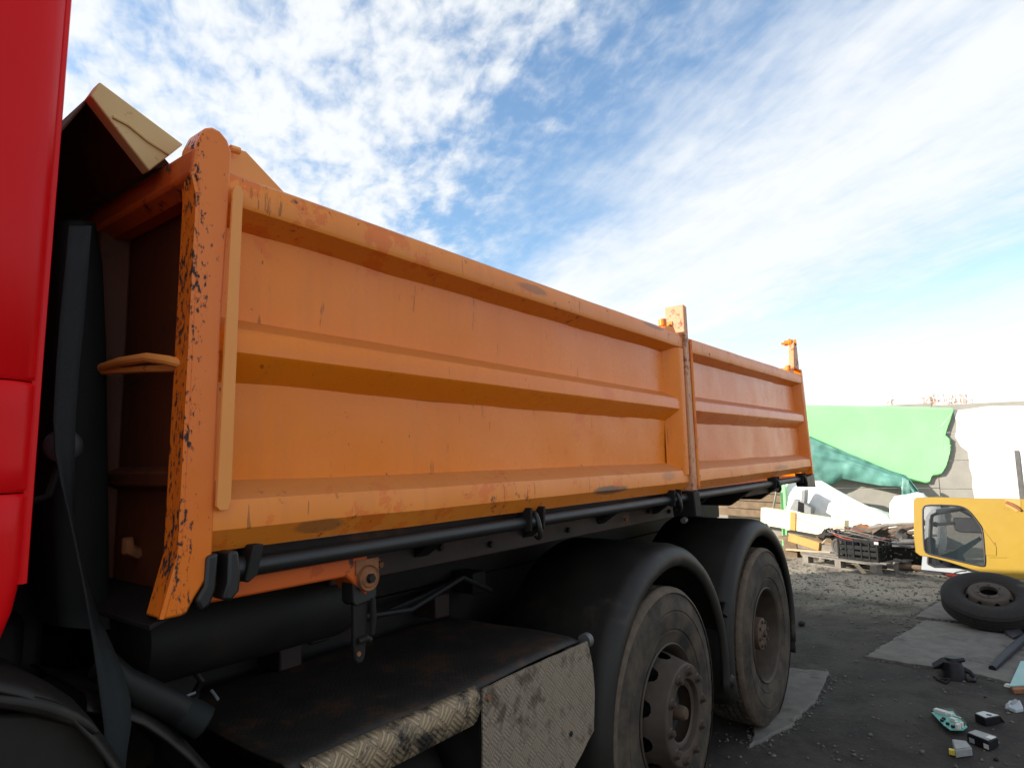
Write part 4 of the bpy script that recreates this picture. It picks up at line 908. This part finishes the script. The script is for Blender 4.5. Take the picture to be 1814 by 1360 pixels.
# ------------------------------------------------------------------ doors
def on_plane(px, py, P, n):
    v = ray(px, py); return CAM+v*((P-CAM).dot(n)/v.dot(n))
DP = on_x(1760,1026,10.35); DN = Vector((-1,.12,.16)).normalized()
def dpt(px, py, off=0): return on_plane(px, py, DP+DN*off, DN)
def smoothpoly(pix, n=5):
    out = []; L = len(pix)
    for i in range(L):
        p0, p1, p2, p3 = [Vector((*pix[(i+k) % L], 0)) for k in (-1, 0, 1, 2)]
        for j in range(n):
            t = j/n; out.append(.5*((2*p1)+(p2-p0)*t+(2*p0-5*p1+4*p2-p3)*t*t+(3*p1-p0-3*p2+p3)*t**3))
    return [(q.x, q.y) for q in out]
def resample(poly, n):
    d = [0]; L = len(poly)
    for i in range(L): d.append(d[-1]+math.dist(poly[i], poly[(i+1) % L]))
    out = []
    for k in range(n):
        s = d[-1]*k/n
        for i in range(L):
            if s < d[i+1]: t = (s-d[i])/(d[i+1]-d[i]); a_, b_ = poly[i], poly[(i+1) % L]; out.append((a_[0]+(b_[0]-a_[0])*t, a_[1]+(b_[1]-a_[1])*t)); break
    return out
def ring_panel(mb, outer, inner, dep, pt):
    """door skin between outer outline and window opening, matched by angle"""
    n = 72
    cx = sum(p[0] for p in inner)/len(inner); cy = sum(p[1] for p in inner)/len(inner)
    def hit(poly, a):
        best = None; dx, dy = math.cos(a), math.sin(a)
        for i in range(len(poly)):
            (x1, y1), (x2, y2) = poly[i], poly[(i+1) % len(poly)]; ex, ey = x2-x1, y2-y1; den = dx*ey-dy*ex
            if abs(den) < 1e-9: continue
            t = ((x1-cx)*ey-(y1-cy)*ex)/den; s = ((x1-cx)*dy-(y1-cy)*dx)/den
            if t > 0 and -1e-6 <= s <= 1+1e-6 and (best is None or t > best): best = t
        return (cx+dx*best, cy+dy*best)
    angs = [2*math.pi*i/n for i in range(n)]
    for poly in (outer, inner): angs += [math.atan2(p[1]-cy, p[0]-cx) % (2*math.pi) for p in poly]
    angs = sorted(set(round(a, 4) for a in angs)); n = len(angs)
    O = [hit(outer, a) for a in angs]; I = [hit(inner, a) for a in angs]
    def inset(p, k): return (p[0]+(cx-p[0])*k, p[1]+(cy-p[1])*k)
    rings = [[pt(*p, -dep) for p in O], [pt(*p, -.012) for p in O], [pt(*inset(p, .012), 0) for p in O], [pt(*p, 0) for p in I], [pt(*p, -.03) for p in I]]
    vs = [v for r in rings for v in r]
    mb.add(vs, [(i*n+j, i*n+(j+1) % n, i*n+n+(j+1) % n, i*n+n+j) for i in range(4) for j in range(n)])
outer = [(1618,886),(1622,881),(1660,880),(1720,882),(1790,883),(1860,885),(1990,890),(2000,1020),(1960,1034),(1860,1031),(1814,1027),(1790,1024),(1755,1018),(1720,1008),(1680,995),(1650,987),(1630,984),(1622,978),(1619,950)]
inner = [(1635,902),(1637,897),(1641,894),(1690,895),(1703,897),(1712,901),(1722,911),(1733,926),(1740,935),(1742,950),(1746,1002),(1744,1003),(1727,1000),(1690,991),(1650,982),(1639,979),(1637,970),(1635,930)]
gl = lambda pix: [dpt(*p) for p in pix]
dbase = DP.copy(); dbase.z = 0
YD = thing('yellow_door', 'yellow truck door with dark window frame lying on its side behind the loose wheel', 'door', tuple(dbase))
part('door_skin', 'yellow_paint', YD, lambda b: ring_panel(b, outer, inner, .09, dpt), smooth=30)
part('window_seal', 'seal_black', YD, lambda b: b.tube([dpt(*p, .004) for p in inner+inner[:1]], .013, 8, cap=False), sub=1)
part('window_glass', 'door_glass', YD, lambda b: b.prism([dpt(*p, -.02) for p in inner], DN*-.005))
def f(b): b.prism([dpt(*p, .002) for p in [(1781,884),(1808,885),(1808,904),(1800,906),(1790,899),(1782,896)]], DN*.004)
hd = part('handle_recess', 'beam_amber', YD, f)
part('door_handle', 'rust_steel', hd, lambda b: b.tube([dpt(*p, .02) for p in [(1782,889),(1792,893),(1801,898),(1808,904)]], [.018,.022,.022,.014], 8))
part('lock_hole', 'black_hole', YD, lambda b: b.lathe([(0,.0),(.030,.0),(.036,-.01)], dpt(1755,976,.004), DN, 14))
part('paint_crack', 'rust_steel', YD, lambda b: b.tube([dpt(*p, .002) for p in [(1757,972),(1760,966),(1763,963),(1762,960)]], .004, 6))
part('mirror_patch', 'yellow_paint', YD, lambda b: b.prism([dpt(*p, .001) for p in [(1741,936),(1765,968),(1765,984),(1745,983)]], DN*.006), bev=.002)
part('skin_crease', 'yellow_paint', YD, lambda b: b.tube([dpt(1752,987,.001), dpt(1783,987,.001)], .005, 6))
# white door behind it
WP = DP+Vector((.38,0,0))
def wpt(px, py, off=0): return on_plane(px, py, WP+DN*off, DN)
wbase = WP.copy(); wbase.z = 0
WD = thing('white_door', 'pale grey-white truck door with black window frame behind the yellow door', 'door', tuple(wbase))
wouter = [(1632,1009),(1634,985),(1640,915),(1650,902),(1700,897),(1745,905),(1790,960),(1800,1026),(1740,1021),(1680,1014)]
winner = [(1644,998),(1646,960),(1648,920),(1655,911),(1700,903),(1722,915),(1750,960),(1758,1000),(1748,1008),(1700,1004),(1655,1003)]
part('door_skin', 'door_white', WD, lambda b: ring_panel(b, wouter, winner, .07, wpt), smooth=30)
part('window_seal', 'seal_black', WD, lambda b: b.tube([wpt(*p, .004) for p in winner+winner[:1]], .016, 8, cap=False))
part('window_glass', 'door_glass', WD, lambda b: b.prism([wpt(*p, -.02) for p in winner], DN*-.005))
part('door_foot', 'seal_black', WD, lambda b: b.beam(wpt(1636,1013), wpt(1735,1025), .04, .05))
# mirror with its arm, between the doors
MP_ = DP+Vector((.18,0,0))
def mpt(px, py, off=0): return on_plane(px, py, MP_+DN*off, DN)
mb0 = mpt(1715,930); MR = thing('truck_mirror', 'black truck mirror on a bent arm seen through the yellow door window', 'mirror', tuple(mb0))
part('mirror_housing', 'mirror_black', MR, lambda b: b.prism([mpt(*p) for p in [(1688,918),(1691,916),(1722,917),(1750,930),(1752,944),(1700,942),(1693,940),(1689,934)]], DN*-.10), bev=.012)
part('mirror_arm', 'mirror_black', MR, lambda b: (b.tube([mpt(*p) for p in [(1712,901),(1690,904),(1660,909),(1651,913),(1650,925),(1656,929),(1690,926)]], .022, 10), b.tube([mpt(*p) for p in [(1651,915),(1650,935),(1649,952)]], .016, 8)))
part('mirror_clamp', 'mirror_black', MR, lambda b: b.tube([mpt(1654,928), mpt(1660,929)], .035, 12))
tag(obj('seat_cushion', MB().prism([on_plane(*p, MP_+Vector((.12,0,0)), DN) for p in [(1636,978),(1638,955),(1642,951),(1652,951),(1656,955),(1656,984)]], DN*-.06), 'crate_black', bev=.012), 'dark rounded pad standing between yellow and white doors', 'pad')
tag(obj('teal_sheet', MB().prism([on_plane(*p, WP+Vector((.15,0,0)), DN) for p in [(1690,975),(1735,950),(1740,955),(1705,982),(1720,1010),(1665,1000),(1660,985)]], DN*-.01), 'navy_pipe'), 'dark blue folded sheet behind the white door window', 'sheet')
# red tool
a, c = on_z(1678,1018,.05), on_z(1712,1026,.05)
RT = thing('red_tool', 'small red-handled tool on the ground by the white door', 'tool', tuple(Vector((a.x, a.y, 0))))
part('grip', 'red_plastic', RT, lambda b: b.tube([a, a.lerp(c, .5)+Vector((0,0,.01)), c], [.022,.030,.026], 10))
part('shaft', 'dark_steel', RT, lambda b: b.tube([a+(a-c)*.25, a], .014, 8))
tag(obj('black_cable', MB().tube([on_plane(*p, DP+Vector((.25,0,0)), DN) for p in [(1688,1016),(1695,1013),(1705,1011),(1712,1011.5)]], .008, 6), 'hose_rubber'), 'short black cable across the white door edge', 'cable')
# ------------------------------------------------------------------ loose wheel on a tyre
nrm = Vector((-.40, -.02, .92)).normalized()
wc = on_z(1752,1054,.30); KW = .80
LW = thing('loose_wheel', 'loose truck wheel with rusty six-hole rim tilted on another tyre', 'wheel', (wc.x, wc.y, 0))
Rw = .50
def lwp(prof, n=72): return lambda b: b.lathe([(r*KW, t*KW) for r, t in prof], wc, nrm, n)
part('tyre', 'tyre_black', LW, lwp([(.262,.02),(.272,.028),(.30,.045),(.345,.058),(.39,.060),(.43,.048),(.458,.034),(.478,.02),(.488,.0)]+[q for i in range(4) for q in ((.495,-.008-i*.036),(.495,-.032-i*.036),(.486,-.034-i*.036),(.486,-.042-i*.036))]+[(.488,-.155),(.46,-.185),(.40,-.205),(.34,-.20),(.27,-.17)]), smooth=28)
nseg = 120
prof = [(.268,.022),(.262,.030),(.256,.020),(.248,-.02)]+[(.246-.036*i/6, -.03+.075*i/6) for i in range(7)]+[(.200,.052),(.150,.056),(.142,.066),(.100,.068),(.094,.062),(.092,.02)]
def skp(i, j):
    k = i-4
    if not 0 <= k <= 4: return False
    for h in range(8):
        a_ = (j+.5)/nseg*2*math.pi-(h+.5)*2*math.pi/8; a_ = (a_+math.pi) % (2*math.pi)-math.pi
        if (a_*.228/.032)**2+((k-2)/2.6)**2 < 1: return True
    return False
lr = part('rim', 'rim_dust', LW, lambda b: b.lathe([(r*KW, t*KW) for r, t in prof], wc, nrm, nseg, skp), smooth=30)
part('bore_shadow', 'drum_dark', LW, lambda b: b.lathe([(0,-.096),(.19,-.096),(.196,-.024)], wc, nrm, 32))
uu = nrm.orthogonal().normalized(); ww = nrm.cross(uu)
for h in range(6):
    a_ = 2*math.pi*h/6+.3
    part('stud_hole', 'black_hole', lr, lambda b: b.lathe([(0,.001),(.011,.001),(.012,-.003)], wc+nrm*.0535+(uu*math.cos(a_)+ww*math.sin(a_))*.0968, nrm, 10))
t2 = on_z(1835,1085,.14)
tag(obj('spare_tyre', MB().lathe([(.27,.02),(.30,.045),(.345,.058),(.39,.060),(.43,.048),(.458,.034),(.478,.02),(.488,.0)]+[q for i in range(4) for q in ((.495,-.008-i*.036),(.495,-.032-i*.036),(.486,-.034-i*.036),(.486,-.042-i*.036))]+[(.488,-.155),(.46,-.185),(.40,-.205),(.34,-.20),(.27,-.17)], (t2.x+.06, t2.y, .206), (0,0,1), 64), 'tyre_black', smooth=28), 'bare truck tyre lying flat under the edge of the loose wheel', 'tyre')
# ------------------------------------------------------------------ small scrap in the foreground
def G(px, py, z=0.0): return on_z(px, py, z)
p = G(1688,1200)
BK = thing('steel_bracket', 'black cast bracket with two bent arms on the concrete slab', 'bracket', tuple(p))
part('hub', 'black_plastic', BK, lambda b: b.lathe([(0,.13),(.05,.13),(.065,.12),(.075,.08),(.085,.03),(.09,.0)], p, (0,0,1), 20))
part('arm', 'black_plastic', BK, lambda b: b.prism([G(1654,1183,.07), G(1672,1172,.12), G(1690,1168,.13), G(1688,1182,.06), G(1656,1185,.06)], (.05,.02,.02)), bev=.006)
part('arm', 'black_plastic', BK, lambda b: b.tube([G(1703,1183,.07), G(1718,1190,.05), G(1727,1200,.02), G(1726,1205,.012), G(1714,1205,.01)], [.022,.018,.014,.012,.008], 8))
part('arm', 'black_plastic', BK, lambda b: b.tube([G(1726,1204,.012), G(1732,1198,.03)], [.012,.006], 8))
part('knob', 'navy_pipe', BK, lambda b: (b.lathe([(0,.02),(.04,.02),(.045,0)], p+Vector((0,0,.13)), (0,0,1), 14), b.tube([G(1695,1170,.13), G(1708,1168,.14)], .016, 8)))
part('loop', 'dark_steel', BK, lambda b: b.tube([G(1655,1197,.008), G(1668,1203,.02), G(1684,1203,.03), G(1676,1209,.01), G(1660,1202,.01)], .012, 8))
a, c = G(1758,1184,.03), G(1830,1118,.06)
RD = thing('black_bar', 'long dark plastic bar with a flared foot on the concrete slab', 'bar', tuple(Vector((a.x, a.y, 0))))
part('bar', 'navy_pipe', RD, lambda b: b.tube([a, a.lerp(c, .15)+Vector((0,0,.012)), a.lerp(c, .6)+Vector((0,0,.012)), c], [.026,.03,.032,.032], 10))
part('foot', 'black_plastic', RD, lambda b: b.prism([G(1755,1187,.004), G(1757,1180,.03), G(1768,1180,.03), G(1767,1188,.004)], (.03,0,.01)), bev=.004)
tag(obj('plastic_fragment', MB().prism([G(1778,1122,.02), G(1790,1116,.04), G(1806,1117,.05), G(1815,1128,.02), G(1795,1135,.01)], (0,0,.035)), 'mirror_black', bev=.006), 'dark crumpled plastic fragment on the slab next to the long bar', 'fragment')
tag(obj('rubber_scrap', MB().tube([G(1791,1185,.008), G(1795,1186,.010), G(1799,1188,.008)], [.008,.014,.008], 8), 'black_plastic', smooth=60), 'small black rubber scrap between the bar and the teal plate', 'scrap')
# teal plate at the edge
TP = thing('teal_plate', 'flat pale teal plate propped on a rusty strip', 'plate', tuple(G(1815,1215)))
part('plate', 'teal_plate', TP, lambda b: b.prism([G(1788,1216,.03), G(1860,1212,.03), G(1870,1165,.04), G(1808,1172,.04)], (0,0,.008)), bev=.002)
part('support_strip', 'rust_steel', TP, lambda b: b.prism([G(1790,1220,.0), G(1862,1216,.0), G(1862,1226,.0), G(1796,1229,.0)], (0,0,.03)), bev=.004)
part('corner_tip', 'white_plastic', TP, lambda b: b.lathe([(0,.02),(.02,.015),(.03,0)], G(1787,1215), (0,0,1), 10))
# clear lamp fragment
p = G(1797,1255)
LF = thing('lamp_fragment', 'broken clear plastic lamp piece on the ground by the teal plate', 'lamp piece', tuple(p))
part('shell', 'lamp_glass', LF, lambda b: b.prism([G(1782,1256,0), G(1800,1263,0), G(1814,1260,0), G(1808,1246,.03), G(1788,1246,.02)], (0,0,.025)), bev=.005)
part('socket', 'grey_plastic', LF, lambda b: (b.tube([G(1793,1248,.03), G(1800,1240,.05)], .012, 10), b.tube([G(1783,1256,.01), G(1785,1247,.03)], .010, 8)))
# green circuit board
p = G(1680,1282)
CB = thing('circuit_board', 'green circuit board with white and black components on the dirty ground', 'circuit board', tuple(p))
bz = .035
plt_ = [(1650,1262),(1688,1260),(1694,1268),(1709,1282),(1714,1288),(1706,1294),(1683,1293),(1672,1285)]
bd = part('board', 'board_green', CB, lambda b: b.prism([G(*q, bz) for q in plt_], (0,0,.005)))
part('backing', 'black_plastic', CB, lambda b: b.prism([G(*q, .004) for q in plt_], (0,0,.024)))
def comp(px, py, dx, dy, h, mat, nm='component'):
    q = G(px, py, bz+.005); e1 = (G(px+10, py+3, bz+.005)-q).normalized(); e2 = Vector((-e1.y, e1.x, 0))
    part(nm, mat, bd, lambda b: b.obox(q+Vector((0,0,h/2)), e1*dx, e2*dy, Vector((0,0,h/2))), bev=.001)
comp(1667,1263,.035,.018,.022,'white_plastic'); comp(1682,1266,.018,.016,.015,'white_plastic'); comp(1689,1277,.018,.015,.02,'white_plastic')
for q in ((1694,1286),(1699,1290),(1704,1288),(1696,1291)): comp(*q,.008,.010,.03,'white_plastic')
for q in ((1669,1277),(1679,1283),(1688,1288),(1706,1284),(1672,1274)): comp(*q,.008,.008,.014,'black_plastic','capacitor')
comp(1696,1270,.02,.006,.006,'label_silver')
# control module next to it
def module(name, label, top, h, matbody, mattop, extra=None):
    pts = [G(*q, h) for q in top]; b0 = [Vector((q.x, q.y, .003)) for q in pts]; c_ = sum(b0, Vector())/len(b0); c_.z = 0
    mo = thing(name, label, 'module', tuple(c_))
    part('case', matbody, mo, lambda b: b.prism(b0, (0,0,h-.003)), bev=.004)
    cc = sum(pts, Vector())/len(pts)
    part('cover', mattop, mo, lambda b: b.prism([q.lerp(cc, .10)+Vector((0,0,.0005)) for q in pts], (0,0,.004)), bev=.001)
    return mo, pts
mo, pts = module('control_module', 'long black control module with silver label and white sticker by the circuit board', [(1712,1297),(1727,1292),(1768,1305),(1752,1313)], .055, 'black_plastic', 'grey_plastic')
part('sticker', 'white_plastic', mo, lambda b: b.prism([G(*q, .0605) for q in [(1745,1305),(1753,1301.5),(1765,1305),(1756,1309)]], (0,0,.0008)))
part('connector', 'white_plastic', mo, lambda b: b.prism([pts[0].lerp(pts[3], t)+Vector((-.004,-.002,dz)) for t, dz in ((.72,-.045),(.95,-.045),(.95,-.02),(.72,-.02))], (.003,0,0)))
part('connector', 'label_silver', mo, lambda b: b.prism([pts[0].lerp(pts[3], t)+Vector((-.004,-.002,dz)) for t, dz in ((.08,-.045),(.32,-.045),(.32,-.02),(.08,-.02))], (.003,0,0)))
mo, pts = module('relay_box', 'small black relay box with a silver top lying off the circuit board', [(1726,1263),(1742,1259),(1772,1267),(1756,1270),(1745,1272)], .05, 'black_plastic', 'label_silver')
part('flap', 'black_plastic', mo, lambda b: b.prism([G(1768,1270,.04), G(1772,1270,.04), G(1780,1280,.003), G(1772,1279,.003)], (0,.0,.006)))
part('slot', 'black_hole', mo, lambda b: b.prism([G(*q, .0550) for q in [(1748,1264),(1757,1265.5),(1756,1267),(1747,1265.5)]], (0,0,.0012)))
mo, pts = module('connector_box', 'grey connector box with a yellow plug end on the dirty ground', [(1686,1309),(1712,1312),(1722,1324),(1692,1328)], .045, 'grey_plastic', 'grey_plastic')
part('yellow_plug', 'yellow_plastic', mo, lambda b: b.obox(pts[0].lerp(pts[3], .75)+Vector((-.012,.006,-.022)), (.014,0,0), (0,.02,0), (0,0,.014)), bev=.003)
# a few loose lumps on the ground
rng = random.Random(21)
for i, (px, py, r, mt, lb) in enumerate([(1634,1333,.016,'pebble_grey','pale stone chip near the grey connector box'),(1411,1236,.018,'black_plastic','small black lump on the slab beside the rear wheel'),(1420,1108,.05,'dark_steel','dark lump of scrap behind the rear mudguard'),(1750,1168,.018,'white_plastic','pale plastic chip above the foot of the long bar'),(1495,1085,.02,'pebble_grey','grey stone chip on the dark asphalt'),(1745,1235,.012,'black_plastic','tiny black nut on the ground between bracket and relay box'),(1765,1346,.018,'black_plastic','flat black rubber bit beyond the control module')]):
    mb = MB(); c_ = G(px, py)+Vector((0,0,r*.5)); mb.grid(lambda u, v: c_+Vector((math.cos(u*6.283)*math.sin(v*3.1416), math.sin(u*6.283)*math.sin(v*3.1416)*.7, math.cos(v*3.1416)*.5))*r*(1+.35*noise.noise(Vector((u*3, v*3, i)))), 10, 7)
    tag(obj('stone_chip' if 'stone' in lb else 'scrap_lump', mb, mt, smooth=50), lb, 'stone' if 'stone' in lb else 'scrap')
# ------------------------------------------------------------------ post at the right, weeds behind the wall
a = on_x(1809,800,12.6)
GP = thing('gate_post', 'pale concrete gate post with grey metal edge in front of the sunlit wall part', 'post', (12.6, a.y, 0))
part('post', 'post_sunlit_white', GP, lambda b: b.box(12.5,12.7,a.y-.25,a.y+.02,0,a.z), bev=.01)
part('metal_edge', 'grey_steel', GP, lambda b: b.box(12.49,12.56,a.y+.0205,a.y+.085,0,a.z+.02), bev=.004)
rng = random.Random(9)
def weed(px, h_px, n, label):
    q = on_wall(px, 718, -.5); base_ = Vector((q.x, q.y, 0)); mb = MB()
    for i in range(n):
        dx = rng.uniform(-.12, .12); top = on_wall(px+rng.uniform(-12, 12), 720-rng.uniform(.25, 1)*h_px, -.5)
        b0 = base_+Vector((rng.uniform(-.05,.05), dx*.5, 0)); mid_ = b0.lerp(top, .6)+Vector((0, dx*.3, 0))
        mb.tube([b0, mid_, top], [.007,.005,.003], 4)
        for s in range(6):
            t = .80+.2*s/5; c_ = mid_.lerp(top, (t-.6)/.4); d_ = Vector((rng.uniform(-1,1), rng.uniform(-1,1), rng.uniform(.2,1.2))).normalized()
            e_ = c_+d_*rng.uniform(.03,.07); sw_ = d_.cross(Vector((1,0,0))).normalized()*.012
            mb.add([c_-sw_, c_+sw_, e_], [(0,1,2)])
    return tag(obj('dry_weed', mb, 'weed_dry', smooth=0), label, 'weed')
weed(1582, 14, 5, 'low tuft of dry weeds above the wall left of the tall tufts')
weed(1640, 16, 8, 'dry weed tuft standing over the middle of the green sheet')
weed(1652, 22, 10, 'tallest dry brown weed tuft above the green sheet')
weed(1672, 22, 3, 'thin grey weed stalks between two brown weed tufts')
weed(1688, 18, 9, 'brown weed tuft over the torn corner of the green sheet')
weed(1702, 20, 10, 'bushy brown weed tuft over the sunlit part of the wall')
weed(1728, 12, 2, 'single thin weed stalk over the sunlit part of the wall')

scene.render.engine = 'CYCLES'
